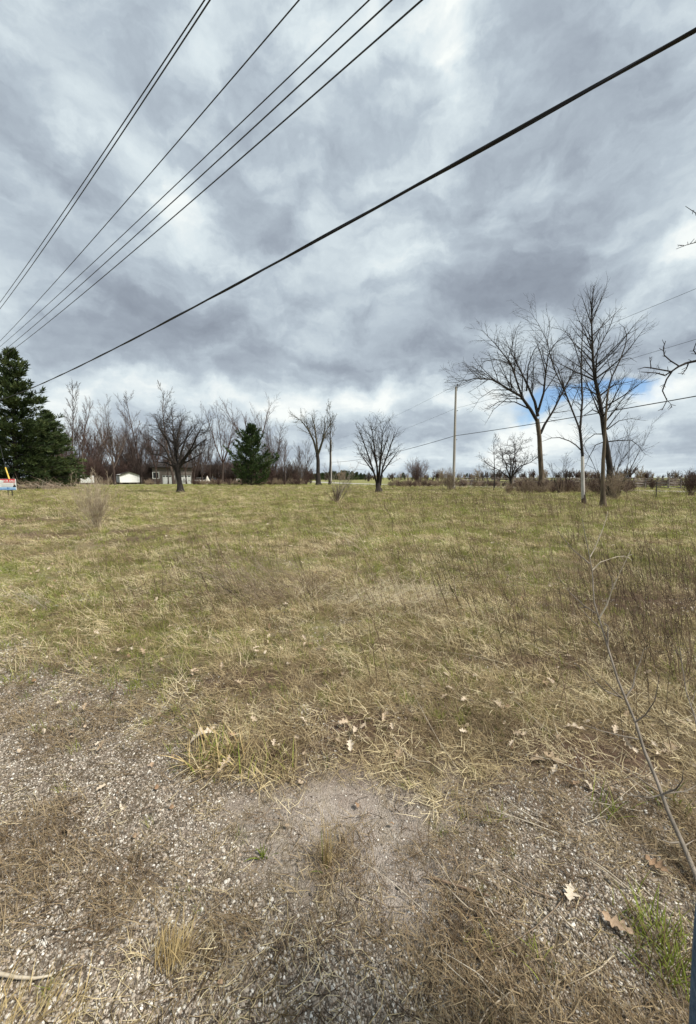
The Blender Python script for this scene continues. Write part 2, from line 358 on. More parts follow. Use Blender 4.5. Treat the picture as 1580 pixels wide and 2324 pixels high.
# ------------------------------------------------------------------ ground
def build_ground():
    nr, na = 260, 320
    r = np.concatenate([[0.0], np.exp(np.linspace(math.log(.25), math.log(3500), nr))])
    a = np.linspace(0, math.tau, na, endpoint=False)
    X = r[:, None] * np.sin(a)[None]; Y = r[:, None] * np.cos(a)[None]
    Z = hgt(X, Y)
    V = np.stack([X, Y, Z], -1).reshape(-1, 3)
    i = np.arange(nr)[:, None] * na; j = np.arange(na)[None]; j2 = (j + 1) % na
    Q = np.stack([i + j, i + na + j, i + na + j2, i + j2], -1).reshape(-1, 4)
    me = mesh_np('ground', V, Q[:, ::-1])
    x, y = V[:, 0], V[:, 1]
    front = np.clip((y - .2) / .5, 0, 1)
    zc = np.stack([amount('gravel', x, np.maximum(y, .7)), np.clip(amount('green', x, np.maximum(y, .7)), 0, 1), np.maximum(soil(x, y), 0), np.clip(dirt(x, y), 0, 1)], -1).astype(np.float32)
    at_ = me.color_attributes.new('zone', 'FLOAT_COLOR', 'POINT')
    at_.data.foreach_set('color', zc.ravel())
    m = bpy.data.materials.new('ground'); m.use_nodes = True
    t = m.node_tree; b = t.nodes['Principled BSDF']; b.inputs['Roughness'].default_value = .95; b.inputs['Specular IOR Level'].default_value = .15
    def N(tp, **k):
        n = t.nodes.new(tp)
        for p, q in k.items(): setattr(n, p, q)
        return n
    def S(s, v):
        if hasattr(v, 'is_output'): t.links.new(v, s)
        else: s.default_value = v
    def noise(sc_, det=5, ro=.6):
        n = N('ShaderNodeTexNoise'); S(n.inputs['Vector'], g.outputs['Position']); n.inputs['Scale'].default_value = sc_; n.inputs['Detail'].default_value = det; n.inputs['Roughness'].default_value = ro
        return n.outputs['Fac']
    def mixc(f, a_, b_):
        n = N('ShaderNodeMix', data_type='RGBA'); S(n.inputs[0], f); S(n.inputs[6], a_); S(n.inputs[7], b_); return n.outputs[2]
    def math_(op, a_, b_, c_=None, clamp=False):
        n = N('ShaderNodeMath', operation=op, use_clamp=clamp); S(n.inputs[0], a_); S(n.inputs[1], b_)
        if c_ is not None: S(n.inputs[2], c_)
        return n.outputs[0]
    def rmp(f, *st):
        n = N('ShaderNodeValToRGB'); S(n.inputs[0], f)
        n.color_ramp.elements[0].position, n.color_ramp.elements[0].color = st[0][0], (*st[0][1], 1)
        n.color_ramp.elements[1].position, n.color_ramp.elements[1].color = st[-1][0], (*st[-1][1], 1)
        for p, c in st[1:-1]:
            e = n.color_ramp.elements.new(p); e.color = (*c, 1)
        return n.outputs[0]
    g = N('ShaderNodeNewGeometry')
    za = N('ShaderNodeAttribute', attribute_name='zone')
    sx = N('ShaderNodeSeparateColor'); S(sx.inputs[0], za.outputs['Color'])
    nf, nm, nl = noise(60, 6, .7), noise(9, 6, .65), noise(.9, 5, .6)
    thatch = rmp(nf, (.30, (.040, .029, .018)), (.46, (.135, .102, .058)), (.60, (.33, .265, .155)), (.76, (.60, .51, .34)))
    greenc = rmp(nf, (.30, (.052, .060, .016)), (.5, (.18, .205, .046)), (.70, (.38, .39, .115)))
    gm = math_('MULTIPLY_ADD', math_('SUBTRACT', nl, .5), 2.2, math_('MULTIPLY_ADD', math_('SUBTRACT', nm, .5), 1.6, math_('MULTIPLY_ADD', sx.outputs[1], 1.35, -.16)), True)
    c = mixc(gm, thatch, greenc)
    v = N('ShaderNodeTexVoronoi'); S(v.inputs['Vector'], g.outputs['Position']); v.inputs['Scale'].default_value = 135
    sv2 = N('ShaderNodeSeparateColor'); S(sv2.inputs[0], v.outputs['Color'])
    peb = rmp(sv2.outputs[0], (0, (.10, .086, .064)), (.4, (.20, .172, .132)), (.75, (.32, .28, .225)), (1, (.55, .51, .45)))
    gaps = rmp(v.outputs['Distance'], (.25, (1, 1, 1)), (.75, (.42, .36, .30)))
    mul = N('ShaderNodeMix', data_type='RGBA', blend_type='MULTIPLY'); mul.inputs[0].default_value = 1; S(mul.inputs[6], peb); S(mul.inputs[7], gaps)
    gv = math_('MULTIPLY_ADD', math_('SUBTRACT', nm, .5), 1.4, math_('MULTIPLY', sx.outputs[0], 1.25), True)
    c = mixc(gv, c, mul.outputs[2])
    sand = rmp(noise(150, 4, .7), (.28, (.18, .15, .125)), (.5, (.33, .285, .245)), (.72, (.49, .44, .395)))
    so = math_('MULTIPLY_ADD', math_('SUBTRACT', nm, .5), 3.4, math_('MULTIPLY_ADD', math_('SUBTRACT', nf, .5), .8, sx.outputs[2]), True)
    c = mixc(so, c, sand)
    earth = rmp(nf, (.3, (.050, .030, .021)), (.6, (.125, .083, .058)), (.8, (.23, .165, .12)))
    de = math_('MULTIPLY_ADD', math_('SUBTRACT', nm, .5), 1.8, math_('MULTIPLY', za.outputs['Alpha'], 1.0), True)
    c = mixc(de, c, earth)
    S(b.inputs['Base Color'], c)
    bp = N('ShaderNodeBump'); bp.inputs['Strength'].default_value = .8; bp.inputs['Distance'].default_value = .012
    S(bp.inputs['Height'], math_('ADD', nf, math_('MULTIPLY', v.outputs['Distance'], -.6)))
    S(b.inputs['Normal'], bp.outputs[0])
    o = link('ground', me, m)
    tag(o, 'flat field of gravel, dry thatch and new grass', 'ground', kind='structure')
build_ground()

def scatter(name, pts, rot, scl, idx, variants, label, cat):
    """one countless ground cover: small meshes instanced on points"""
    n = len(pts)
    me = bpy.data.meshes.new(name); me.vertices.add(n)
    me.vertices.foreach_set('co', np.asarray(pts, np.float32).ravel())
    a = me.attributes.new('rot', 'FLOAT_VECTOR', 'POINT'); a.data.foreach_set('vector', np.asarray(rot, np.float32).ravel())
    a = me.attributes.new('scl', 'FLOAT_VECTOR', 'POINT')
    s3 = np.asarray(scl, np.float32); s3 = s3 if s3.ndim == 2 else np.repeat(s3[:, None], 3, 1)
    a.data.foreach_set('vector', s3.ravel())
    a = me.attributes.new('idx', 'INT', 'POINT'); a.data.foreach_set('value', np.asarray(idx, np.int32))
    cl = bpy.data.collections.new(name + '_variants')
    for k, (vm, mt) in enumerate(variants):
        if not vm.materials: vm.materials.append(mt)
        cl.objects.link(bpy.data.objects.new('%s_variant.%03d' % (name, k), vm))
    ng = bpy.data.node_groups.new(name + '_scatter', 'GeometryNodeTree')
    ng.interface.new_socket('Geometry', in_out='INPUT', socket_type='NodeSocketGeometry')
    ng.interface.new_socket('Geometry', in_out='OUTPUT', socket_type='NodeSocketGeometry')
    N = ng.nodes.new
    gi, go = N('NodeGroupInput'), N('NodeGroupOutput')
    ci = N('GeometryNodeCollectionInfo'); ci.inputs['Collection'].default_value = cl
    ci.inputs['Separate Children'].default_value = True; ci.inputs['Reset Children'].default_value = True
    ip = N('GeometryNodeInstanceOnPoints'); ip.inputs['Pick Instance'].default_value = True
    def attr(nm, tp):
        q = N('GeometryNodeInputNamedAttribute'); q.data_type = tp; q.inputs['Name'].default_value = nm; return q.outputs['Attribute']
    e2 = N('FunctionNodeEulerToRotation')
    ng.links.new(gi.outputs[0], ip.inputs['Points']); ng.links.new(ci.outputs[0], ip.inputs['Instance'])
    ng.links.new(attr('idx', 'INT'), ip.inputs['Instance Index'])
    ng.links.new(attr('rot', 'FLOAT_VECTOR'), e2.inputs[0]); ng.links.new(e2.outputs[0], ip.inputs['Rotation'])
    ng.links.new(attr('scl', 'FLOAT_VECTOR'), ip.inputs['Scale'])
    ng.links.new(ip.outputs[0], go.inputs[0])
    o = link(name, me)
    md = o.modifiers.new('scatter', 'NODES'); md.node_group = ng
    tag(o, label, cat, kind='stuff')
    return o

RS = np.random.RandomState(11)
def wedge(n, r0, r1, p=1.0, half=48):
    """points in the view's wedge, radius spread as r^(p-1)"""
    q = RS.rand(n)
    r = (r0 ** p + q * (r1 ** p - r0 ** p)) ** (1 / p) if abs(p) > 1e-6 else r0 * (r1 / r0) ** q
    a = np.radians(RS.uniform(-half, half, n))
    return r * np.sin(a), r * np.cos(a), r
def xyz(x, y, dz=0.0): return np.stack([x, y, hgt(x, y) + dz], -1)

def ico(name, sub, seed, amp=.22, flat=.7, smooth=True):
    import bmesh
    bm = bmesh.new(); bmesh.ops.create_icosphere(bm, subdivisions=sub, radius=.5)
    rr = random.Random(seed)
    ph = [rr.uniform(0, 6) for _ in range(6)]; sx, sy = rr.uniform(.85, 1.3), rr.uniform(.75, 1.05)
    for v in bm.verts:
        c = v.co
        k = 1 + amp * (math.sin(5 * c.x + ph[0]) * math.sin(5 * c.y + ph[1]) + .6 * math.sin(7 * c.z + ph[2]) * math.cos(4 * c.x + ph[3]))
        v.co = Vector((c.x * sx * k, c.y * sy * k, c.z * flat * k))
    me = bpy.data.meshes.new(name); bm.to_mesh(me); bm.free()
    me.polygons.foreach_set('use_smooth', np.full(len(me.polygons), smooth)); return me

def stone_material():
    m = bpy.data.materials.new('pebble'); m.use_nodes = True
    t = m.node_tree; b = t.nodes['Principled BSDF']; b.inputs['Roughness'].default_value = .8; b.inputs['Specular IOR Level'].default_value = .3
    oi = t.nodes.new('ShaderNodeObjectInfo'); r = t.nodes.new('ShaderNodeValToRGB'); t.links.new(oi.outputs['Random'], r.inputs[0])
    st = [(0, (.07, .06, .05)), (.14, (.13, .105, .08)), (.30, (.205, .165, .125)), (.46, (.29, .25, .205)), (.60, (.38, .335, .28)), (.70, (.34, .265, .20)), (.82, (.44, .40, .345)), (.93, (.56, .53, .475)), (1, (.76, .73, .67))]
    r.color_ramp.elements[0].color = (*st[0][1], 1); r.color_ramp.elements[1].color = (*st[-1][1], 1)
    for p, c in st[1:-1]:
        e = r.color_ramp.elements.new(p); e.color = (*c, 1)
    c = t.nodes.new('ShaderNodeTexCoord'); n = t.nodes.new('ShaderNodeTexNoise'); n.inputs['Scale'].default_value = 6
    t.links.new(c.outputs['Object'], n.inputs['Vector'])
    mx_ = t.nodes.new('ShaderNodeMix'); mx_.data_type = 'RGBA'; mx_.blend_type = 'OVERLAY'; mx_.inputs[0].default_value = .5
    t.links.new(r.outputs[0], mx_.inputs[6]); t.links.new(n.outputs['Fac'], mx_.inputs[7]); t.links.new(mx_.outputs[2], b.inputs['Base Color'])
    return m
M['pebble'] = stone_material()

def build_gravel():
    var = [(ico('pebble', 2 if k < 3 else 1, k, .24 if k < 3 else .34, .5 + .06 * k, k < 3), M['pebble']) for k in range(7)]
    x, y, r = wedge(560000, .62, 8.5, .70)
    keep = RS.rand(len(x)) < np.clip(amount('gravel', x, y) * 1.3 - .12 + .7 * (patchy(x, y, 4.5, 1.) - .5) + .5 * (patchy(x, y, 11, 14.) - .5), 0, 1) * np.clip(1.05 - .70 * soil(x, y) * (.5 + patchy(x, y, 7, 12.)), .15, 1) * np.clip((8.5 - r) / 4, 0, 1)
    keep &= (np.abs(np.degrees(np.arctan2(x, y))) < 47)
    x, y, r = x[keep], y[keep], r[keep]
    n = len(x)
    s = np.clip(np.exp(RS.normal(math.log(.0056), .42, n)), .0025, .016) * np.clip(r / 3.0, 1, 2.4)
    s *= np.where(soil(x, y) > .35, .7, 1)
    rot = np.stack([RS.uniform(-.5, .5, n), RS.uniform(-.5, .5, n), RS.uniform(0, 6.28, n)], -1)
    scatter('gravel', xyz(x, y, s * .12), rot, s, RS.randint(0, 7, n), var, 'grey and white pea gravel strewn over the bare ground in front', 'gravel')
    # sparse bigger stones that can be told apart
    for k in range(26):
        u, v = random.uniform(0, 1560), random.uniform(1780, 2310)
        px, py = gnd(u, v)
        o = link('pebble', var[k % 7][0]); s_ = random.uniform(.013, .020)
        o.scale = (s_, s_ * .9, s_ * .8); o.location = (px, py, hz(px, py) + s_ * .2); o.rotation_euler = (0, 0, random.uniform(0, 6))
        tag(o, 'larger rounded pebble among fine pea gravel ' + (z_ := 'at lower left' if u < 520 else 'below the sandy patch' if u < 1040 else 'at lower right'), 'pebble', 'larger pebbles ' + z_)
    return n
build_gravel()

def ribbons(name, n, spread, l0, l1, w, lean0, lean1, seg=3, curl=.5, root=0.0, zlift=.0, bias=0.0):
    """thin bent blades: tapered strips three or four points long"""
    V, Fc = [], []
    rr = random.Random(hash(name) % 1000)
    rr = random.Random(sum(map(ord, name)) * 7 + n)
    for i in range(n):
        a0 = rr.uniform(0, math.tau); q = spread * math.sqrt(rr.random())
        px, py, pz = q * math.cos(a0), q * math.sin(a0), zlift * rr.random() - root
        az = rr.uniform(0, math.tau) if not bias else rr.gauss(math.pi, bias)
        le = math.radians(rr.uniform(lean0, lean1)); Ln = rr.uniform(l0, l1)
        ww = w * rr.uniform(.6, 1.3); tw = rr.uniform(-.7, .7); cu = rr.uniform(-.1, curl)
        b0 = len(V)
        for s in range(seg + 1):
            f = s / seg
            wd = ww * (1 - .85 * f * f)
            sx_, sy_ = -math.sin(az + tw), math.cos(az + tw)
            V.append((px + sx_ * wd, py + sy_ * wd, pz)); V.append((px - sx_ * wd, py - sy_ * wd, pz + ww * .4))
            if s < seg:
                st = Ln / seg
                px += st * math.sin(le) * math.cos(az); py += st * math.sin(le) * math.sin(az); pz = max(.001, pz + st * math.cos(le)) if not root else pz + st * math.cos(le)
                le = min(le + cu * .9, 1.75); az += rr.uniform(-.3, .3)
        for s in range(seg):
            k = b0 + 2 * s; Fc.append((k, k + 1, k + 3, k + 2))
    return mesh_np(name, V, Fc, 4)

def build_cover():
    # flat dry thatch
    var = []
    for k in range(6): var.append((ribbons('thatch%d' % k, 34, .15, .05, .17, .0017, 60, 89, 3, .12, zlift=.03), M['straw'] if k < 4 else M['straw_dark']))
    for k in range(2): var.append((ribbons('matted%d' % k, 30, .13, .05, .16, .0018, 50, 88, 3, .4, zlift=.04), M['straw']))
    x, y, r = wedge(34000, .8, 78, .55)
    a = amount('straw', x, y); g = amount('gravel', x, y)
    keep = RS.rand(len(x)) < np.clip(a * 1.25 * (.35 + 1.3 * patchy(x, y, 2.2, 2.)) * np.clip(1.25 - 1.3 * g, .05, 1), .02, 1) * np.clip(1 - .9 * soil(x, y), 0, 1) * np.clip(1 - .75 * dirt(x, y), .1, 1)
    x, y, r = x[keep], y[keep], r[keep]; n = len(x)
    s = RS.uniform(.6, 1.25, n) * np.clip(r / 6, 1, 5) ** .75 * np.clip(.40 + r / 8, .5, 1)
    s3 = np.stack([s, s, s * np.clip(6 / r, .25, 1) ** .5], -1)
    rot = np.stack([RS.normal(0, .1, n), RS.normal(0, .1, n), RS.uniform(0, 6.28, n)], -1)
    ix = np.where((amount('gravel', x, y) > .45) & (RS.rand(n) < .8), RS.randint(4, 6, n), RS.randint(0, 8, n))
    scatter('dry_grass', xyz(x, y, .004), rot, s3, ix, var, 'matted dry straw-coloured grass lying over the field', 'grass')
    # green blades
    var = [(ribbons('blades%d' % k, 16, .07, .05, .13, .0016, 8, 45, 3, .45), M['green']) for k in range(5)]
    x, y, r = wedge(52000, .9, 88, .6)
    keep = RS.rand(len(x)) < np.clip(amount('green', x, y) ** 1.1 * (1.5 + 1.0 * np.clip(r / 10 - .5, 0, 1)) * (.1 + 1.6 * patchy(x, y, 1.4, 3.)) * np.clip(1.3 - 1.2 * amount('gravel', x, y), .15, 1), .01, 1) * np.clip(1 - 1.2 * soil(x, y), 0, 1) * np.clip(1 - .85 * dirt(x, y), .05, 1)
    x, y, r = x[keep], y[keep], r[keep]; n = len(x)
    s = RS.uniform(.5, 1.15, n) * np.clip(r / 6, 1, 4.5) ** .75 * np.clip(.4 + r / 9, .45, 1)
    s3 = np.stack([s, s, s * np.clip(7 / r, .35, 1) ** .5], -1)
    rot = np.stack([RS.normal(0, .12, n), RS.normal(0, .12, n), RS.uniform(0, 6.28, n)], -1)
    scatter('green_grass', xyz(x, y, 0), rot, s3, RS.randint(0, 5, n), var, 'short new green grass coming up through the dry thatch', 'grass')
    # upright tan stubble
    var = [(ribbons('stubble%d' % k, 12, .10, .10, .30, .0013, 10, 62, 4, .28, bias=1.0), M['straw'] if k != 2 else M['straw_dark']) for k in range(4)]
    x, y, r = wedge(13000, 1.1, 70, .6)
    keep = RS.rand(len(x)) < np.clip(amount('straw', x, y) * (.1 + 1.4 * patchy(x, y, 1.1, 4.)), .01, 1) * np.clip(1 - soil(x, y), 0, 1) * (1 - .9 * np.clip(amount('gravel', x, y), 0, 1)) * np.clip(1 - .8 * dirt(x, y), .1, 1)
    x, y, r = x[keep], y[keep], r[keep]; n = len(x)
    s = RS.uniform(.5, 1.1, n) * np.clip(r / 7, 1, 3.5) ** .6 * np.clip(.35 + r / 7, .5, 1)
    for (u, v, Y, w) in ((1230, 1112, 44, 1.2), (1325, 1141, 22.5, .5), (1385, 1106, 30, 1.2), (1368, 1150, 20.4, .5), (408, 1117, 40, 1.0), (860, 1117, 40, 1.0), (1030, 1100, 52, .8), (765, 1138, 25, .6), (222, 1200, 11.8, .4), (12, 1125, 32, .6)):
        k = 45; q = at(u, v, Y); a = RS.uniform(0, 6.28, k); d = w * np.sqrt(RS.rand(k)); x = np.concatenate([x, q[0] + d * np.cos(a)]); y = np.concatenate([y, Y + d * np.sin(a) - .15]); s = np.concatenate([s, RS.uniform(1.2, 2.2, k) * (.6 if Y < 24 else 1)])
    n = len(x)
    rot = np.stack([RS.normal(0, .15, n), RS.normal(0, .15, n), RS.normal(0, .9, n)], -1)
    scatter('grass_stubble', xyz(x, y, 0), rot, s, RS.randint(0, 4, n), var, 'loose tan grass stubble standing and leaning over the thatch', 'grass')
    # dark weed stalks, leaning a little to the left
    var = []
    for k in range(6):
        ts = TS(); rr = random.Random(50 + k)
        for q in range(rr.choice((2, 3, 3, 4))):
            bx, by = rr.uniform(-.28, .28), rr.uniform(-.28, .28); Hh = rr.uniform(.34, .70); lx, ly = rr.gauss(-.30, .10), rr.gauss(0, .10)
            pts = [(bx + lx * Hh * f ** 1.2, by + ly * Hh * f, Hh * f) for f in (0, .25, .5, .75, 1)]
            ts.add(pts, [.0025, .0023, .0020, .0016, .001], 3)
            for w in range(rr.randint(3, 7)):
                f = rr.uniform(.45, .97); z = Hh * f; a = rr.uniform(0, 6.28); Lw = rr.uniform(.03, .11) * (1.3 - f)
                p0 = (bx + lx * Hh * f ** 1.2, by + ly * Hh * f, z)
                ts.add([p0, (p0[0] + Lw * math.cos(a) * .7, p0[1] + Lw * math.sin(a) * .7, z + Lw * .8)], [.0018, .0012], 3)
        var.append((ts.mesh('stalk%d' % k), M['stem_dark']))
    x, y, r = wedge(13000, 2.2, 62, .6)
    keep = RS.rand(len(x)) < np.clip(amount('stems', x, y) * (.25 + 1.5 * patchy(x, y, .9, 5.)), 0, 1) * np.clip((r - 1.8) / 2.5, 0, 1)
    x, y, r = x[keep], y[keep], r[keep]; n = len(x)
    s = RS.uniform(.55, 1.1, n); w = np.clip(r / 9, 1, 3.2)
    rot = np.stack([RS.normal(0, .12, n), RS.normal(0, .12, n), RS.normal(0, .30, n)], -1)
    scatter('weed_stalks', xyz(x, y, -.01), rot, s * np.clip(r / 14, 1, 1.25), RS.randint(0, 6, n), var, 'thin dark dead weed stalks standing all over the right of the field', 'weeds')
    # crumbs: short twigs and broken straw on the gravel
    var = []
    for k in range(4):
        ts = TS(); rr = random.Random(80 + k)
        for q in range(7):
            a = rr.uniform(0, 6.28); px, py = rr.uniform(-.1, .1), rr.uniform(-.1, .1); Ln = rr.uniform(.02, .10)
            ts.add([(px, py, .006), (px + Ln * .5 * math.cos(a), py + Ln * .5 * math.sin(a), .012), (px + Ln * math.cos(a + .3), py + Ln * math.sin(a + .3), .007)], [.0012, .0011, .0007], 3)
        var.append((ts.mesh('crumb%d' % k), M['straw'] if k % 2 else M['stem_dark']))
    x, y, r = wedge(7000, .7, 7, .9)
    keep = RS.rand(len(x)) < np.clip(.35 + .9 * (patchy(x, y, 3., 6.) - .5), .05, 1)
    keep &= RS.rand(len(x)) < np.clip(1.1 - soil(x, y), .1, 1)
    x, y = x[keep], y[keep]; n = len(x)
    rot = np.stack([np.zeros(n), np.zeros(n), RS.uniform(0, 6.28, n)], -1)
    scatter('plant_litter', xyz(x, y, 0), rot, RS.uniform(.6, 1.3, n), RS.randint(0, 4, n), var, 'broken straw and twig bits littering the gravel', 'litter')
    # brown rootlets of dead turf around the mound and between the stones
    var = [(ribbons('turf%d' % k, 26, .09, .03, .10, .0012, 20, 88, 3, .5, zlift=.015), M['straw_dark']) for k in range(3)]
    x, y, r = wedge(11000, .8, 6, .8)
    keep = RS.rand(len(x)) < np.clip(.07 + .05 * np.clip((x + .3) * 2, 0, 1) + 1.1 * (patchy(x, y, 5., 7.) - .54), 0, 1) * np.clip(1 - .8 * soil(x, y), 0, 1)
    x, y = x[keep], y[keep]; n = len(x)
    rot = np.stack([np.zeros(n), np.zeros(n), RS.uniform(0, 6.28, n)], -1)
    scatter('dead_turf', xyz(x, y, 0), rot, RS.uniform(.6, 1.2, n), RS.randint(0, 3, n), var, 'low brown dead turf between the stones', 'turf')
    var = []
    for k in range(4):
        rr = random.Random(300 + k); V, Fc = [(0, 0, .12)], []; m = 7
        for i in range(m):
            a = i * math.tau / m; q = rr.uniform(.45, 1.0); V.append((q * math.cos(a), q * math.sin(a) * .7, rr.uniform(-.15, .45)))
        Fc = [(0, 1 + i, 1 + (i + 1) % m) for i in range(m)]
        var.append((mesh_np('leaf_bit%d' % k, V, Fc, 3, False), M['leaf'] if k < 3 else M['leaf_brown']))
    x, y, r = wedge(3200, 1.1, 22, .75)
    keep = RS.rand(len(x)) < np.clip(.75 * np.interp(r, [1, 2, 3.2, 7, 14, 22], [.12, .4, 1, .8, .5, .1]) * (.3 + 1.4 * patchy(x, y, 1.6, 9.)), 0, 1)
    x, y, r = x[keep], y[keep], r[keep]; n = len(x)
    rot = np.stack([RS.normal(0, .5, n), RS.normal(0, .5, n), RS.uniform(0, 6.28, n)], -1)
    scatter('leaf_fragments', xyz(x, y, .022), rot, RS.uniform(.010, .034, n) * np.interp(r, [1, 2.5, 4.5, 10], [.45, .8, 1, 2.2]), RS.randint(0, 4, n), var, 'small pale scraps of broken dead leaves in the grass', 'leaf litter')
build_cover()

# ------------------------------------------------------------------ bare trees
def nrm(d):
    l = math.sqrt(d[0] * d[0] + d[1] * d[1] + d[2] * d[2]) or 1; return (d[0] / l, d[1] / l, d[2] / l)
def limb(p, d, L_, n, wig, up, rr):
    """a wandering polyline; up bends it towards (or away from) the sky"""
    pts = [p]; st = L_ / n
    for i in range(n):
        d = nrm((d[0] + rr.gauss(0, wig), d[1] + rr.gauss(0, wig), d[2] + rr.gauss(0, wig) + up))
        p = (p[0] + d[0] * st, p[1] + d[1] * st, max(p[2] + d[2] * st, .05)); pts.append(p)
    return pts
def turn(d, ang, rr, az=None):
    """direction ang away from d"""
    d = nrm(d); ref = (0, 0, 1) if abs(d[2]) < .9 else (1, 0, 0)
    a = nrm((d[1] * ref[2] - d[2] * ref[1], d[2] * ref[0] - d[0] * ref[2], d[0] * ref[1] - d[1] * ref[0]))
    b = (d[1] * a[2] - d[2] * a[1], d[2] * a[0] - d[0] * a[2], d[0] * a[1] - d[1] * a[0])
    t = rr.uniform(0, math.tau) if az is None else az
    s, c = math.sin(ang), math.cos(ang); ca, sa = math.cos(t), math.sin(t)
    return (d[0] * c + s * (a[0] * ca + b[0] * sa), d[1] * c + s * (a[1] * ca + b[1] * sa), d[2] * c + s * (a[2] * ca + b[2] * sa))
def lerp(a, b, f): return (a[0] + (b[0] - a[0]) * f, a[1] + (b[1] - a[1]) * f, a[2] + (b[2] - a[2]) * f)
def plen(p): return sum(math.dist(p[i], p[i + 1]) for i in range(len(p) - 1))
def grow(ts, pts, r0, r1, lv, S, rr):
    """side branches along a limb, and theirs in turn"""
    if lv >= len(S['n']): return
    n = len(pts) - 1; Lp = plen(pts)
    cnt = S['n'][lv]; cnt = int(cnt * rr.uniform(.8, 1.25) + .5)
    if S.get('per_m'): cnt = max(2, int(S['per_m'][lv] * Lp + rr.random()))
    f0 = S['from'][lv]
    for i in range(cnt):
        f = f0 + (1 - f0) * (i + rr.random()) / cnt
        f = min(f, .995); k = f * n; j = int(k); q = k - j
        p = lerp(pts[j], pts[j + 1], q); d = nrm((pts[j + 1][0] - pts[j][0], pts[j + 1][1] - pts[j][1], pts[j + 1][2] - pts[j][2]))
        r = r0 + (r1 - r0) * f
        L_ = Lp * S['len'][lv] * (1.0 - S['taper'] * f) * rr.uniform(.55, 1.2)
        if L_ < S['min']: continue
        dd = turn(d, math.radians(S['ang'][lv] * rr.uniform(.7, 1.3)), rr)
        if dd[2] < S.get('floor', -.5): dd = (dd[0], dd[1], dd[2] * -.3)
        m = 4 if lv == 0 else 3
        b = limb(p, dd, L_, m, S['wig'], S['up'][lv], rr)
        rs = max(min(r * .62, L_ * .014), S['rmin']); re = max(rs * .3, S['rmin'] * .7)
        ts.add(b, [rs + (re - rs) * (x / m) for x in range(m + 1)], 4 if lv == 0 else 3)
        grow(ts, b, rs, re, lv + 1, S, rr)
ELM = dict(n=[13, 8, 6], len=[.55, .5, .55], ang=[38, 42, 40], up=[.02, -.05, -.10], wig=.13, taper=.55, min=.25, rmin=.008, **{'from': [.25, .1, .1]})
MAPLE = dict(n=[12, 8, 5], len=[.42, .42, .45], ang=[42, 42, 40], up=[.10, .07, .04], wig=.11, taper=.5, min=.2, rmin=.008, **{'from': [.2, .1, .1]})
APPLE = dict(n=[14, 9, 6], len=[.45, .45, .5], ang=[55, 52, 48], up=[.06, .03, .0], wig=.24, taper=.45, min=.15, rmin=.009, **{'from': [.15, .1, .05]})
SHRUB = dict(n=[7, 5], len=[.45, .4], ang=[32, 34], up=[.10, .06], wig=.12, taper=.4, min=.08, rmin=.004, **{'from': [.25, .15]})
def spec(b, **k): d = dict(b); d.update(k); return d

def leader_tree(H, r0, S, rr, spread=.38, first=.22, limbs=22, ang=48, lean=0.0, wig=.03):
    """one straight stem with limbs all the way up: returns trunk tubes and crown tubes, base at origin"""
    tr, cr_ = TS(), TS()
    n = 10
    pts = limb((0, 0, -.1), nrm((lean, 0, 1)), H + .1, n, wig, .03, rr)
    rad = [r0 * (1 - .93 * (i / n) ** .85) for i in range(n + 1)]; rad[0] *= 1.25
    tr.add(pts, rad, 7)
    for i in range(limbs):
        f = first + (.97 - first) * (i + rr.random()) / limbs
        k = f * n; j = int(k); p = lerp(pts[j], pts[j + 1], k - j)
        prof = math.sin(math.pi * min(1, (.22 + .78 * (1 - f)) ** .8)) * .55 + .45 * (1 - f) + .08
        L_ = H * spread * prof * rr.uniform(.7, 1.2)
        a = math.radians(ang * rr.uniform(.7, 1.25) * (1.15 - .45 * f))
        d = turn((0, 0, 1), a, rr)
        b = limb(p, d, L_, 5, S['wig'] * .8, S['up'][0], rr)
        r = max(min(rad[j] * .55, L_ * .018), S['rmin'] * 1.4); re = S['rmin']
        cr_.add(b, [r + (re - r) * x / 5 for x in range(6)], 5)
        grow(cr_, b, r, re, 0, S, rr)
    return tr, cr_
def fork_tree(H, fork, r0, S, rr, limbs=6, ang=(14, 40), spread=1.0, up=.03, lean=0.0):
    """a trunk that divides into rising limbs"""
    tr, cr_ = TS(), TS()
    pts = limb((0, 0, -.1), nrm((lean, 0, 1)), fork + .1, 5, .04, .03, rr)
    tr.add(pts, [r0 * (1.35 if i == 0 else 1 - .25 * i / 5) for i in range(6)], 8)
    for i in range(limbs):
        a = math.radians(rr.uniform(*ang)); az = math.tau * (i + rr.uniform(-.3, .3)) / limbs
        d = (math.sin(a) * math.cos(az) * spread, math.sin(a) * math.sin(az) * spread, math.cos(a))
        p = lerp(pts[-2], pts[-1], rr.uniform(.3, 1))
        L_ = (H - fork) / max(math.cos(a), .55) * rr.uniform(.82, 1.08)
        b = limb(p, nrm(d), L_, 8, S['wig'] * .7, up, rr)
        r = r0 * rr.uniform(.42, .6); re = S['rmin'] * 1.2
        cr_.add(b, [r * (1 - .92 * (x / 8) ** .8) + re * (x / 8) for x in range(9)], 6)
        grow(cr_, b, r, re, 0, S, rr)
    return tr, cr_
def shrub_mesh(H, stems, S, rr, spread=.5, r=.012):
    ts = TS()
    for i in range(stems):
        a = rr.uniform(.05, 1) * spread; az = rr.uniform(0, math.tau)
        d = nrm((math.sin(a) * math.cos(az), math.sin(a) * math.sin(az), math.cos(a)))
        L_ = H * rr.uniform(.65, 1.05)
        b = limb((rr.gauss(0, .05 * H), rr.gauss(0, .05 * H), -.05), d, L_, 6, S['wig'] * .7, .05, rr)
        rs = r * rr.uniform(.7, 1.2)
        ts.add(b, [rs * (1 - .8 * x / 6) for x in range(7)], 4)
        grow(ts, b, rs, rs * .25, 0, S, rr)
    return ts
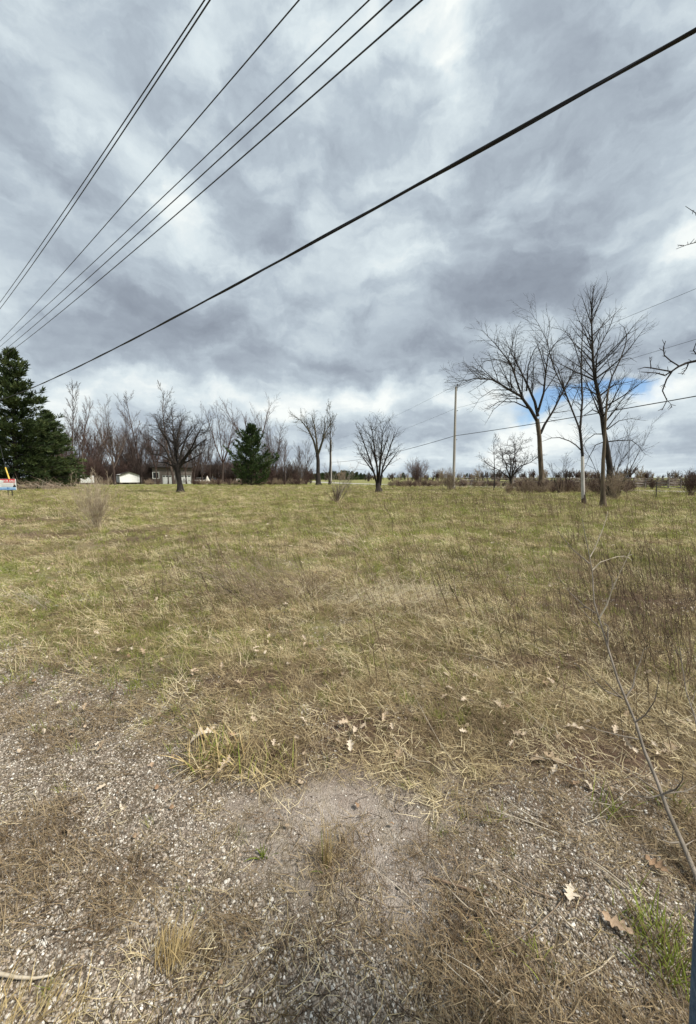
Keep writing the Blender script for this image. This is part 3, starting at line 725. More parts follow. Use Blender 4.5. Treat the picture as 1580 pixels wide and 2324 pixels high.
def place_tree(name, tr, cr_, loc, label, mt, group=None, rz=0.0, sc_=1.0, mt2=None):
    e = empty(name, loc, rz); e.scale = (sc_,) * 3
    tr.build('trunk', mt, e); cr_.build('crown', mt2 or mt, e)
    tag(e, label, 'tree', group); return e

# --- trees with a shape of their own: limbs laid out as the photograph shows them, each with depth
def hero(name, base_uv, Y, trunk, limbs_, S, label, mt, rr, deep=.35, trunk_mat=None, mt2=None, bare=None, auto=None):
    """trunk: [(u,v,r)], limbs: [[(u,v,r)...]]; the side of a limb nearer or farther than the trunk is drawn at random"""
    bx = at(*base_uv, Y); B = (bx[0], Y, 0.0)
    e = empty(name, B)
    def w(u, v, yo=0.0):
        q = at(u, v, Y + yo); return (q[0] - B[0], yo, q[2])
    t = TS(); tp = [w(u, v) for u, v, r in trunk]; tp[0] = (tp[0][0], 0, -.12); r_ = [r for u, v, r in trunk]
    t.add([tp[0], (tp[0][0], 0, .10), (lerp(tp[0], tp[1], .3)[0], 0, .45)] + tp[1:], [r_[0] * 1.9, r_[0] * 1.5, r_[0] * 1.12] + r_[1:], 9); t.build('trunk', mt, e)
    if bare:
        t2 = TS(); bp = [w(u, v) for u, v, r in bare]; bp[0] = (bp[0][0], 0, .02); t2.add(bp, [r for u, v, r in bare], 9); t2.build('bare_wood', M['bark_bare'], e)
    cr_ = TS()
    for lb in limbs_:
        raw = [w(u, v) for u, v, r in lb]; Ln = plen(raw)
        s = rr.uniform(-deep, deep) * Ln
        k = len(lb) - 1
        pts = [w(u, v, s * (i / k) ** 1.2) for i, (u, v, r) in enumerate(lb)]
        lt = TS(); lt.add(pts, [r for u, v, r in lb], 6); lt.build('limb', mt2 or mt, e)
        grow(cr_, pts, lb[0][2], lb[-1][2], 0, S, rr)
    if auto:            # more limbs all round the stem
        n_, f0_, Lm, an = auto; k = len(tp) - 1
        for i in range(n_):
            f = f0_ + (.97 - f0_) * (i + rr.random()) / n_; j = int(f * k); p = lerp(tp[j], tp[j + 1], f * k - j)
            g = (f - f0_) / (1 - f0_); L_ = Lm * (.16 + .84 * math.sin(math.pi * min(1, .25 + .75 * g))) * rr.uniform(.6, 1.1)
            d = turn((0, 0, 1), math.radians(an * rr.uniform(.75, 1.25) * (1.2 - .5 * g)), rr)
            b = limb(p, d, L_, 5, .07, .05, rr); r = max(min(.5 * trunk[j][2], L_ * .016), .012)
            cr_.add(b, [r + (S['rmin'] - r) * x / 5 for x in range(6)], 5); grow(cr_, b, r, S['rmin'], 0, S, rr)
    grow(cr_, tp, trunk[0][2] * .4, trunk[-1][2], 1, spec(S, **{'from': [.8, .75, .3], 'len': [.1, min(.3, 1.3 / plen(tp)), .4]}), rr)
    cr_.build('crown', mt2 or mt, e)
    tag(e, label, 'tree'); return e

rr = random.Random(21)
hero('elm_tree', (1230, 1112), 44, [(1230, 1112, .34), (1229, 1080, .28), (1226, 1030, .25), (1224, 990, .23), (1219, 951, .22)], [
    [(1219, 955, .19), (1204, 929, .17), (1182, 899, .14), (1157, 885, .11), (1120, 862, .07), (1079, 859, .04), (1034, 868, .015)],
    [(1186, 905, .11), (1171, 859, .09), (1160, 826, .07), (1124, 780, .04), (1092, 748, .012)],
    [(1221, 945, .17), (1214, 912, .14), (1200, 880, .11), (1184, 846, .08), (1160, 800, .04), (1146, 765, .012)],
    [(1195, 888, .08), (1199, 830, .06), (1212, 795, .04), (1232, 768, .014)],
    [(1221, 935, .14), (1234, 892, .11), (1239, 844, .08), (1244, 808, .05), (1256, 784, .03), (1278, 765, .012)],
    [(1227, 984, .15), (1236, 964, .13), (1256, 932, .10), (1278, 888, .08), (1298, 850, .05), (1316, 820, .014)],
    [(1204, 929, .09), (1168, 912, .06), (1132, 912, .04), (1098, 935, .012)],
    [(1182, 905, .06), (1150, 905, .045), (1120, 930, .03), (1100, 965, .01)], [(1120, 862, .05), (1090, 840, .03), (1062, 845, .02), (1040, 880, .008)], [(1160, 826, .05), (1130, 815, .03), (1100, 820, .02), (1072, 850, .008)], [(1212, 905, .06), (1176, 830, .045), (1162, 790, .025), (1165, 750, .008)], [(1234, 892, .06), (1262, 850, .04), (1285, 830, .02), (1300, 800, .008)],
    [(1157, 885, .06), (1118, 885, .04), (1088, 905, .02), (1070, 935, .01)],
    [(1239, 850, .06), (1228, 805, .04), (1212, 760, .012)]],
    spec(ELM, per_m=[2.0, 2.6, 2.8], rmin=.009, wig=.09, len=[.46, .50, .60]), 'tall wide elm with drooping left limbs, behind the white-trunked tree', M['bark_brown'], rr, mt2=M['bark_dark'])
hero('bare_tree', (1324, 1141), 22.5, [(1325, 1141, .10), (1323, 1105, .085), (1323, 1070, .08), (1322, 1032, .08), (1319, 1000, .075), (1316, 973, .07)], [
    [(1316, 975, .05), (1304, 944, .045), (1282, 888, .038), (1256, 833, .028), (1240, 770, .018), (1222, 735, .012), (1202, 705, .005)],
    [(1282, 888, .03), (1266, 835, .022), (1245, 808, .015), (1222, 795, .006)],
    [(1317, 973, .06), (1319, 945, .055), (1322, 910, .05), (1319, 833, .038), (1322, 752, .02), (1324, 712, .006)],
    [(1319, 833, .03), (1306, 790, .02), (1294, 760, .014), (1271, 747, .01), (1243, 741, .005)],
    [(1282, 880, .025), (1300, 852, .02), (1318, 828, .012), (1340, 800, .005)],
    [(1318, 1021, .035), (1307, 1010, .032), (1293, 1001, .028), (1270, 993, .024), (1252, 994, .018), (1231, 1002, .008)],
    [(1240, 790, .016), (1248, 740, .01), (1240, 700, .004)]],
    spec(MAPLE, per_m=[3.6, 4.2, 4.2], rmin=.0048, up=[.02, .0, -.02], len=[.33, .42, .5]), 'slender forked tree whose lower trunk is stripped to white wood', M['bark_dark'], rr,
    bare=[(1325, 1137, .112), (1323, 1105, .100), (1322.5, 1070, .093), (1322, 1036, .086)])
hero('bare_tree', (1385, 1106), 30, [(1388, 1106, .26), (1384, 1060, .21), (1378, 1020, .185), (1371, 980, .165), (1366, 940, .15), (1359, 899, .135), (1350, 859, .115), (1346, 818, .09), (1343, 741, .055), (1344, 697, .035), (1348, 648, .012)],
    [[(1345, 800, .05), (1330, 760, .035), (1314, 725, .02), (1300, 690, .007)],
     [(1346, 818, .05), (1365, 780, .035), (1385, 740, .022), (1400, 700, .007)],
     [(1344, 741, .04), (1330, 700, .025), (1318, 665, .006)], [(1344, 730, .04), (1360, 690, .025), (1372, 655, .006)],
     [(1350, 859, .05), (1320, 835, .035), (1290, 815, .02), (1268, 800, .006)], [(1350, 850, .05), (1378, 820, .035), (1408, 790, .02), (1436, 760, .006)],
     [(1359, 899, .05), (1330, 880, .035), (1300, 880, .02), (1276, 900, .006)], [(1360, 899, .05), (1390, 875, .035), (1420, 868, .02), (1448, 862, .006)],
     [(1366, 940, .05), (1345, 930, .035), (1322, 945, .02), (1306, 975, .006)], [(1355, 880, .05), (1375, 845, .035), (1400, 830, .02), (1425, 826, .006)],
     [(1375, 1003, .06), (1400, 1000, .045), (1433, 999, .03), (1450, 1012, .02), (1466, 1034, .007)],
     [(1372, 985, .05), (1350, 985, .035), (1330, 1000, .02), (1316, 1030, .006)], [(1378, 975, .05), (1405, 955, .03), (1432, 950, .02), (1466, 955, .006)],
     [(1346, 780, .04), (1362, 745, .025), (1384, 715, .006)], [(1344, 770, .04), (1326, 740, .025), (1306, 722, .006)],
     [(1378, 1000, .04), (1352, 1010, .03), (1336, 1040, .02), (1322, 1075, .006)], [(1346, 805, .04), (1330, 790, .03), (1308, 775, .006)],
     [(1343, 715, .03), (1350, 685, .02), (1360, 660, .005)], [(1344, 705, .03), (1338, 675, .02), (1330, 650, .005)]],
    spec(MAPLE, per_m=[3.0, 3.6, 3.8], rmin=.006, up=[.06, .04, .02], len=[.40, .42, .48]), 'tallest bare tree of the group, its dark trunk rising behind brush', M['bark_dark'], rr, auto=(30, .30, 4.8, 48))
hero('bare_tree', (1368, 1150), 20.4, [(1369, 1150, .125), (1368, 1100, .10), (1369, 1047, .088), (1372, 1002, .075), (1374, 960, .055), (1377, 915, .046), (1381, 881, .042)],
    [[(1381, 881, .04), (1389, 855, .036), (1407, 818, .03), (1419, 785, .024), (1423, 762, .018), (1416, 742, .012), (1404, 733, .005)],
     [(1389, 855, .02), (1380, 820, .015), (1372, 785, .005)], [(1407, 818, .02), (1430, 812, .012), (1446, 822, .004)],
     [(1420, 780, .014), (1434, 762, .01), (1450, 742, .004)], [(1374, 960, .02), (1392, 930, .012), (1410, 905, .004)]],
    spec(MAPLE, per_m=[2.6, 4, 4], rmin=.004, up=[.02, .0, .0], len=[.3, .4, .45]), 'nearest brown trunk on the right, its thin stem curving over at the top', M['bark_brown'], rr, mt2=M['bark_dark'])

# sprout shrubs and little trees in that group
def shrub(name, u, v, Y, H, stems, label, mt, S=SHRUB, spread=.5, r=.012, seed=1, cat='shrub', group=None, part='branches', base=None):
    q = at(u, v, Y); loc = (q[0], Y, hz(q[0], Y) if Y < 45 else 0)
    e = empty(name, loc)
    shrub_mesh(H, stems, S, random.Random(seed), spread, r).build(part, mt, e)
    tag(e, label, cat, group); return e
shrub('sapling_tree', 1388, 1106, 32, 6.8, 9, 'clump of thin upright saplings beside the tallest bare tree', M['bark_dark'], spec(SHRUB, n=[9, 5], rmin=.006, len=[.34, .4]), .42, .035, 5)
shrub('sapling_tree', 1270, 1108, 38, 4.6, 5, 'sparse small sapling between the elm and the white-trunked tree', M['bark_dark'], spec(SHRUB, n=[8, 5], rmin=.007, len=[.42, .4], ang=[45, 40]), .5, .03, 9)
shrub('brush_shrub', 1392, 1120, 27, 2.1, 46, 'brown brush thicket round the foot of the tallest tree', M['twig_tan'], spec(SHRUB, n=[6, 4], rmin=.005), .75, .010, 12)
shrub('brush_shrub', 1360, 1108, 34, 1.9, 40, 'brown brush between the two right-hand trunks and the fence', M['bark_red'], spec(SHRUB, n=[6, 4], rmin=.006), .8, .010, 13)
shrub('brush_shrub', 1568, 1112, 33, 2.1, 60, 'dense brown bush in the grass at the right edge', M['bark_red'], spec(SHRUB, n=[7, 4], rmin=.006), .85, .012, 14)
shrub('brush_shrub', 1022, 1102, 49, 2.6, 46, 'low spreading bush round the foot of the utility pole', M['twig_tan'], spec(SHRUB, n=[7, 4], rmin=.008), .95, .014, 15)
shrub('brush_shrub', 948, 1094, 76, 4.6, 40, 'rounded bare bush on the skyline left of the utility pole', M['bark_red'], spec(SHRUB, n=[10, 6], rmin=.012), .6, .04, 16)
shrub('brush_shrub', 1285, 1110, 40, 1.6, 50, 'low reddish brush beside the elm trunk', M['bark_red'], spec(SHRUB, n=[6, 4], rmin=.007), .95, .010, 17)
shrub('brush_shrub', 1195, 1107, 46, 1.6, 50, 'low tangled brush left of the elm trunk', M['bark_red'], spec(SHRUB, n=[6, 4], rmin=.007), .95, .010, 18)
shrub('brush_shrub', 1480, 1100, 52, 1.5, 40, 'reddish brush in front of the far rail fence', M['bark_red'], spec(SHRUB, n=[6, 4], rmin=.008), .9, .012, 19)
rr = random.Random(33)
t_, c_ = leader_tree(7.6, .10, spec(MAPLE, n=[6, 3], rmin=.009), rr, .22, .15, 26, 75)
q = at(1122, 1105, 56); place_tree('bare_tree', t_, c_, (q[0], 56, 0), 'thin straight pole-like tree left of the elm', M['bark_dark'])
t_, c_ = fork_tree(6.8, 1.4, .26, spec(APPLE, rmin=.011, n=[12, 8, 5]), rr, 7, (20, 62), 1.0, .02)
q = at(1160, 1103, 58); place_tree('bare_tree', t_, c_, (q[0], 58, 0), 'low round bushy tree under the left side of the elm', M['bark_dark'])

# the dark apple tree, the many-stemmed tree, the twin elms
rr = random.Random(44)
hero('apple_tree', (408, 1117), 40, [(410, 1117, .30), (408, 1095, .24), (404, 1075, .28), (402, 1055, .30)], [
    [(400, 1068, .15), (388, 1042, .11), (372, 1015, .07), (352, 998, .04), (334, 985, .02)],
    [(402, 1060, .16), (398, 1020, .12), (394, 985, .08), (391, 955, .04), (390, 935, .015)],
    [(405, 1058, .15), (412, 1025, .10), (424, 990, .06), (436, 965, .02)],
    [(408, 1060, .15), (428, 1030, .09), (448, 1010, .05), (470, 995, .02)],
    [(398, 1050, .13), (380, 1000, .09), (362, 970, .05), (352, 945, .015)],
    [(409, 1052, .13), (436, 1015, .08), (452, 980, .05), (462, 960, .015)],
    [(396, 1010, .07), (372, 985, .045), (356, 968, .015)], [(402, 1020, .07), (432, 985, .045), (452, 955, .015)], [(400, 1062, .10), (376, 1050, .06), (350, 1048, .015)], [(410, 1055, .10), (440, 1040, .06), (466, 1022, .015)],
    [(400, 1052, .12), (370, 1035, .07), (345, 1030, .04), (328, 1015, .015)],
    [(405, 1040, .12), (400, 1005, .09), (408, 970, .06), (414, 945, .015)]],
    spec(APPLE, per_m=[3.6, 4.0, 3.6], rmin=.009, len=[.5, .5, .55], wig=.18), 'dark leaning apple tree standing alone in front of the garage', M['bark_dark'], rr, deep=.6)
hero('bare_tree', (860, 1117), 40, [(860, 1118, .30), (859, 1108, .27), (858, 1096, .26)], [
    [(856, 1100, .11), (848, 1070, .10), (838, 1040, .08), (826, 1005, .05), (815, 975, .015)],
    [(858, 1100, .12), (856, 1060, .11), (850, 1020, .08), (846, 985, .05), (842, 958, .012)],
    [(860, 1100, .13), (862, 1060, .12), (866, 1020, .08), (868, 985, .04), (872, 962, .012)],
    [(863, 1102, .12), (868, 1065, .10), (880, 1030, .07), (892, 995, .035), (898, 975, .012)],
    [(866, 1075, .08), (884, 1050, .06), (898, 1030, .03), (906, 1020, .012)],
    [(850, 1075, .07), (832, 1050, .05), (818, 1030, .03), (810, 1015, .012)],
    [(857, 1060, .08), (842, 1010, .05), (830, 985, .012)], [(862, 1050, .08), (876, 1005, .05), (886, 975, .012)]],
    spec(MAPLE, per_m=[3.0, 4.0, 4], rmin=.008, ang=[46, 44, 42], len=[.45, .45, .5]), 'dark many-stemmed tree standing alone at mid field', M['bark_dark'], rr, deep=.6)
hero('elm_tree', (722, 1096), 82, [(723, 1098, .50), (722, 1070, .40), (722, 1045, .38), (720, 1028, .34)], [
    [(720, 1030, .26), (712, 1000, .2), (700, 975, .15), (684, 955, .08), (668, 945, .02)],
    [(721, 1030, .26), (718, 995, .2), (714, 965, .14), (706, 940, .02)],
    [(722, 1032, .26), (732, 1000, .2), (738, 970, .12), (736, 945, .02)],
    [(712, 1000, .14), (696, 962, .08), (686, 942, .02)], [(724, 1028, .2), (738, 985, .14), (752, 955, .02)]],
    spec(ELM, per_m=[2.2, 2.4, 2.4], rmin=.013, len=[.48, .5, .55], up=[.02, -.02, -.04]), 'vase-shaped elm with a hazy budding crown left of the field tree', M['bark_dark'], rr, deep=.6, mt2=M['bark_grey'])
t_, c_ = leader_tree(17.5, .26, spec(MAPLE, n=[11, 6, 3], rmin=.018), rr, .20, .34, 20, 40)
q = at(748, 1096, 86); place_tree('bare_tree', t_, c_, (q[0], 86, 0), 'taller thin tree just right of the vase-shaped elm', M['bark_dark'], mt2=M['bark_grey'])

# ------------------------------------------------------------------ shrubs standing in the field
shrub('bare_shrub', 222, 1200, 11.8, 1.62, 40, 'beige many-stemmed shrub in the field at left', M['twig_straw'], spec(SHRUB, n=[10, 6], rmin=.003, wig=.10, len=[.36, .4]), .72, .0075, 61)
shrub('bare_shrub', 765, 1138, 25, 2.75, 13, 'upright bare shrub with grey stems at mid field', M['twig_grey'], spec(SHRUB, n=[6, 4], rmin=.005, len=[.36, .4]), .62, .020, 62)
shrub('bare_shrub', 762, 1139, 24.4, .9, 26, 'low reddish twigs at the foot of the mid-field shrub', M['bark_red'], spec(SHRUB, n=[5, 3], rmin=.004), .8, .008, 63)

# ------------------------------------------------------------------ evergreens
def conifer(name, loc, H, R, label, mt, seed, first=.04, droop=-.10, tip=.35, tight=1.0, skew=0.0, spray=.42, n_whorl=30, shape=.78, dense=4.6):
    rr = random.Random(seed)
    e = empty(name, loc)
    t = TS(); tp = limb((0, 0, -.1), (0, 0, 1), H + .1, 8, .012, .02, rr)
    t.add(tp, [.018 * H * (1 - .95 * i / 8) for i in range(9)], 7); t.build('trunk', M['bark_dark'], e)
    lt = TS(); V, Fc = [], []
    def tuft(p, d, L_):
        """needle spray: crossed narrow blades fanned about d"""
        for k in range(5):
            dd = nrm((d[0] + rr.gauss(0, .42), d[1] + rr.gauss(0, .42), d[2] + rr.gauss(.10, .32)))
            s = turn(dd, math.pi / 2, rr); w = L_ * .11
            q = (p[0] + rr.gauss(0, .08), p[1] + rr.gauss(0, .08), p[2] + rr.gauss(0, .05))
            m = (q[0] + dd[0] * L_ * .45, q[1] + dd[1] * L_ * .45, q[2] + dd[2] * L_ * .45)
            b = len(V)
            V.extend([q, (m[0] + s[0] * w, m[1] + s[1] * w, m[2] + s[2] * w), (q[0] + dd[0] * L_, q[1] + dd[1] * L_, q[2] + dd[2] * L_), (m[0] - s[0] * w, m[1] - s[1] * w, m[2] - s[2] * w)])
            Fc.append((b, b + 1, b + 2, b + 3))
    for wl in range(n_whorl):
        f = first + (1 - first) * (wl + rr.random()) / n_whorl
        z = H * f
        k = int(f * 8 * .999); p0 = lerp(tp[k], tp[k + 1], f * 8 - k)
        prof = (1 - f) ** shape * tight * (.72 + .28 * min(1, f / .18)) + .05
        for j in range(rr.randint(6, 9)):
            az = rr.uniform(0, math.tau)
            L_ = R * prof * rr.uniform(.45, 1.18) * (1 + skew * math.cos(az))
            if L_ < .25: L_ = .25
            up0 = .10 + .75 * f ** 1.5
            d = nrm((math.cos(az), math.sin(az), up0 + rr.gauss(0, .12)))
            b = limb(p0, d, L_, 5, .07, droop * (1 - f) + tip * .10, rr)
            lt.add(b, [max(.012, L_ * .013) * (1 - .8 * x / 5) for x in range(6)], 3)
            nt = int(L_ * dense) + 3
            for q in range(nt):
                g = .22 + .78 * (q + rr.random()) / nt
                g = min(g, .995); kk = int(g * 5); pp = lerp(b[kk], b[kk + 1], g * 5 - kk)
                bd = (b[kk + 1][0] - b[kk][0], b[kk + 1][1] - b[kk][1], b[kk + 1][2] - b[kk][2]); bd = nrm(bd)
                sp = L_ * .34 * (1 - g) + .12
                sd = turn(bd, math.pi / 2, rr); sg = rr.uniform(0, 1) * sp
                pp = (pp[0] + sd[0] * sg, pp[1] + sd[1] * sg, pp[2] + sd[2] * sg * .3)
                tuft(pp, nrm((bd[0] + sd[0] * .7, bd[1] + sd[1] * .7, bd[2] + .25 + sd[2] * .2)), spray * rr.uniform(.7, 1.25))
    lt.build('branches', M['bark_dark'], e)
    link('crown', mesh_np('crown', V, Fc, 4, False), mt, e)
    tag(e, label, 'tree'); return e
q = at(38, 1092, 55); conifer('spruce_tree', (q[0], 55, 0), 19.2, 7.8, 'huge dark evergreen at the left edge, taller than the wood', M['needle'], 71, tight=1.05, spray=.62, n_whorl=34, shape=.80, dense=5.2)
q = at(118, 1092, 63); conifer('spruce_tree', (q[0], 63, 0), 11.8, 5.2, 'lower dark evergreen tucked against the right of the huge one', M['needle'], 72, spray=.66, n_whorl=26)
q = at(-40, 1092, 60); conifer('spruce_tree', (q[0], 60, 0), 15, 6.0, 'dark evergreen standing behind the for-sale sign', M['needle'], 73, spray=.66, n_whorl=24)
q = at(571, 1091, 76); conifer('pine_tree', (q[0], 76, 0), 11.4, 7.6, 'bright green bushy young pine in front of the wood', M['needle_bright'], 74, first=.03, droop=.0, tip=1.4, spray=.55, n_whorl=14, shape=.84, dense=7.0)

# ------------------------------------------------------------------ the wood behind
VARS = []
rr = random.Random(90)
for k in range(9):
    if k < 5: a, b = leader_tree(20, .22 + .03 * k, spec(MAPLE, n=[12, 7, 3], rmin=.016, wig=.06, up=[.14, .09, .05], ang=[36, 36, 34]), rr, rr.uniform(.22, .30), rr.uniform(.22, .38), rr.randint(15, 20), rr.uniform(36, 50), wig=.05)
    else: a, b = fork_tree(20, rr.uniform(3, 7), .30, spec(MAPLE, n=[14, 8, 3], rmin=.016, wig=.06, up=[.14, .09, .05], ang=[36, 36, 34]), rr, rr.randint(4, 6), (10, 34), 1.0, .05)
    VARS.append((a.mesh('trunk'), b.mesh('crown')))
for k, (a, b) in enumerate(VARS): a.materials.append(M['bark_wood']); b.materials.append(M['bark_red' if k % 2 else 'bark_wood'])
def wood_tree(u, vt, Y, k, label, group=None):
    q = at(u, vt, Y)
    e = empty('bare_tree', (q[0], Y, 0), random.uniform(0, 6.28)); s = q[2] / 20.0
    e.scale = (s * random.uniform(.9, 1.15), s * random.uniform(.9, 1.15), s)
    for nm, me in zip(('trunk', 'crown'), VARS[k]): link(nm, me, None, e)
    tag(e, label, 'tree', group); return e
for (u, vt, Y, k, lb) in [
    (145, 872, 88, 0, 'tall bare tree just right of the dark evergreens'), (252, 930, 84, 6, 'forked bare tree left of the white shed'),
    (312, 898, 100, 1, 'tall slender bare tree directly behind the white shed'), (386, 880, 92, 2, 'tall bare tree rising out of the apple tree crown'),
    (500, 940, 98, 5, 'leaning bare tree left of the young pine'), (572, 918, 104, 7, 'tall bare tree rising behind the young pine'),
    (622, 962, 96, 8, 'bare tree just right of the young pine'), (180, 915, 92, 3, 'bare tree at the left end of the wood'),
    (352, 985, 90, 5, 'bare tree at the left corner of the garage house'), (436, 975, 91, 6, 'bare tree at the right corner of the garage house'), (456, 990, 92, 8, 'bare tree between the garage house and the cone-shaped tarp'),
    (378, 1000, 94, 7, 'short bare tree in front of the left garage door'), (420, 1000, 94, 5, 'short bare tree in front of the garage house wall'),
    (646, 1000, 92, 4, 'short bare tree at the right end of the wood'), (690, 1012, 98, 0, 'short slim bare tree left of the vase-shaped elm')]:
    wood_tree(u, vt, Y, k, lb)
random.seed(17)
for i in range(64):
    u = random.uniform(95, 700) if i < 46 else random.uniform(110, 350); Y = random.uniform(96, 135)
    vt = random.uniform(952, 1012) + (25 if u > 440 else 0) + (25 if u > 620 else 0)
    zone = next(z for lim, z in ((190, 'between the dark evergreens and the white bin'), (262, 'between the white bin and the shed'), (330, 'behind the white shed'), (440, 'behind the garage house'), (535, 'behind the porch house'), (625, 'behind the young pine'), (999, 'right of the young pine')) if u < lim)
    wood_tree(u, vt, Y, random.randrange(9), 'bare grey-brown tree in the wood, ' + zone, 'wood trees ' + zone)
def undergrowth():
    rr = random.Random(5)
    var = [(shrub_mesh(5.0, 16, spec(SHRUB, n=[9, 6], rmin=.016, wig=.16, len=[.42, .42]), rr, .5, .05).mesh('thicket%d' % k), M['bark_red'] if k % 2 else M['bark_wood']) for k in range(4)]
    P_ = []
    for i in range(430):
        u = rr.uniform(85, 705); Y = rr.uniform(93, 132)
        if 350 < u < 545 and Y < 108: Y += 16
        P_.append((at(u, 1083, Y)[0], Y, 0))
    P_ = np.array(P_); n = len(P_)
    s = (.45 + 1.25 * RS.rand(n) ** 1.8) * np.interp(P_[:, 0], [-75, -55, -35, -20, -10], [1.0, 1.0, .85, .75, .6])
    rot = np.stack([np.zeros(n), np.zeros(n), RS.uniform(0, 6.28, n)], -1)
    scatter('undergrowth', P_, rot, s, RS.randint(0, 4, n), var, 'reddish-brown leafless undergrowth filling the wood', 'undergrowth')
    # low scrub along the field's far edge and the fence
    var = [(shrub_mesh(1.3, 22, spec(SHRUB, n=[6, 4], rmin=.009, wig=.16), rr, .9, .013).mesh('scrub%d' % k), M['bark_red'] if k % 2 else M['twig_tan']) for k in range(4)]
    P_ = []
    for i in range(420):
        u = rr.uniform(40, 700); Y = rr.uniform(80, 92)
        if 252 < u < 332 or 168 < u < 226 or 360 < u < 440: Y = rr.uniform(97, 104)
        P_.append((at(u, 1083, Y)[0], Y, 0))
    for i in range(330):
        u = rr.uniform(880, 1640); Y = rr.uniform(63, 78); P_.append((at(u, 1083, Y)[0], Y, 0))
    for i in range(90):
        u = rr.uniform(1150, 1440); Y = rr.uniform(38, 50); P_.append((at(u, 1083, Y)[0], Y, 0))
    P_ = np.array(P_); n = len(P_)
    rot = np.stack([np.zeros(n), np.zeros(n), RS.uniform(0, 6.28, n)], -1)
    scatter('roadside_scrub', P_, rot, RS.uniform(.5, 1.15, n), RS.randint(0, 4, n), var, 'low brown scrub along the far edge of the field', 'scrub')
undergrowth()
def far_treeline():
    rr = random.Random(8); ts = TS(); V, Fc = [], []
    var = [(shrub_mesh(5.0, 9, spec(SHRUB, n=[8, 5], rmin=.05, wig=.16), rr, .5, .12).mesh('far_bare%d' % k), (M['bark_wood'], M['twig_tan'], M['bark_red'])[k]) for k in range(3)]
    P_, S_ = [], []
    for i in range(330):
        u = rr.uniform(640, 1700); Y = rr.uniform(150, 330)
        P_.append((at(u, 1083, Y)[0], Y, 0)); S_.append((.2 + .85 * rr.random() ** 2.2) * (1.2 if u > 1080 else 1.0))
    n = len(P_); rot = np.stack([np.zeros(n), np.zeros(n), RS.uniform(0, 6.28, n)], -1)
    scatter('far_hedgerow', np.array(P_), rot, np.array(S_), RS.randint(0, 3, n), var, 'far leafless hedgerow along the horizon', 'hedgerow')
    var = []
    for k in range(3):
        V, Fc = [], []
        for i in range(420):
            z = 9 * rr.random() ** .8; R_ = 2.6 * (1 - z / 9.3) ** .7 * rr.uniform(.3, 1.05); a = rr.uniform(0, 6.28)
            p = (R_ * math.cos(a), R_ * math.sin(a), z); d = nrm((math.cos(a), math.sin(a), rr.uniform(-.2, .8))); s = turn(d, 1.57, rr); w, l = .28, rr.uniform(.6, 1.1)
            b = len(V); V += [p, (p[0] + d[0] * l * .5 + s[0] * w, p[1] + d[1] * l * .5 + s[1] * w, p[2] + d[2] * l * .5 + s[2] * w), (p[0] + d[0] * l, p[1] + d[1] * l, p[2] + d[2] * l), (p[0] + d[0] * l * .5 - s[0] * w, p[1] + d[1] * l * .5 - s[1] * w, p[2] + d[2] * l * .5 - s[2] * w)]
            Fc.append((b, b + 1, b + 2, b + 3))
        var.append((mesh_np('far_cedar%d' % k, V, Fc, 4, False), M['needle']))
    P_, S_ = [], []
    for i in range(150):
        u = rr.uniform(690, 832); Y = rr.uniform(230, 300); P_.append((at(u, 1083, Y)[0], Y, 0)); S_.append(rr.uniform(.35, .75) * (1 - .4 * abs(u - 775) / 80))
    for u in (902, 880, 1060, 915, 990, 1098, 868, 1076, 1003, 838):
        Y = rr.uniform(200, 290); P_.append((at(u, 1083, Y)[0], Y, 0)); S_.append(rr.uniform(.3, .55))
    n = len(P_); rot = np.stack([np.zeros(n), np.zeros(n), RS.uniform(0, 6.28, n)], -1)
    scatter('far_evergreens', np.array(P_), rot, np.array(S_), RS.randint(0, 3, n), var, 'far dark evergreen copse on the horizon', 'copse')
far_treeline()

# ------------------------------------------------------------------ road beyond the field
def strip(name, pts, w, z, mt, label, cat):
    V, Fc = [], []
    for i, (x, y) in enumerate(pts):
        a = pts[max(i - 1, 0)]; b = pts[min(i + 1, len(pts) - 1)]
        dx, dy = b[0] - a[0], b[1] - a[1]; l = math.hypot(dx, dy); nx, ny = -dy / l * w / 2, dx / l * w / 2
        V += [(x + nx, y + ny, z), (x - nx, y - ny, z)]
    Fc = [(2 * i, 2 * i + 1, 2 * i + 3, 2 * i + 2) for i in range(len(pts) - 1)]
    o = link(name, mesh_np(name, V, Fc), mt); tag(o, label, cat, kind='structure'); return o
M['road'] = material('road_gravel', [(.30, .28, .26), (.40, .38, .355), (.48, .46, .43)], 3, .95, bump=.2)
strip('road', [(52, 22), (38, 42), (27, 60), (14, 76), (0, 100), (-10, 130), (-25, 175)], 5.0, .03, M['road'], 'pale side road crossing behind the field under the pole line', 'road')
strip('path', [(10, 66), (22, 57.5), (33, 50), (44, 41), (54, 32)], 1.0, .035, material('worn_path', [(.28, .27, .16), (.38, .36, .24), (.46, .44, .32)], 3), 'narrow pale strip in the grass in front of the rail fence', 'path')

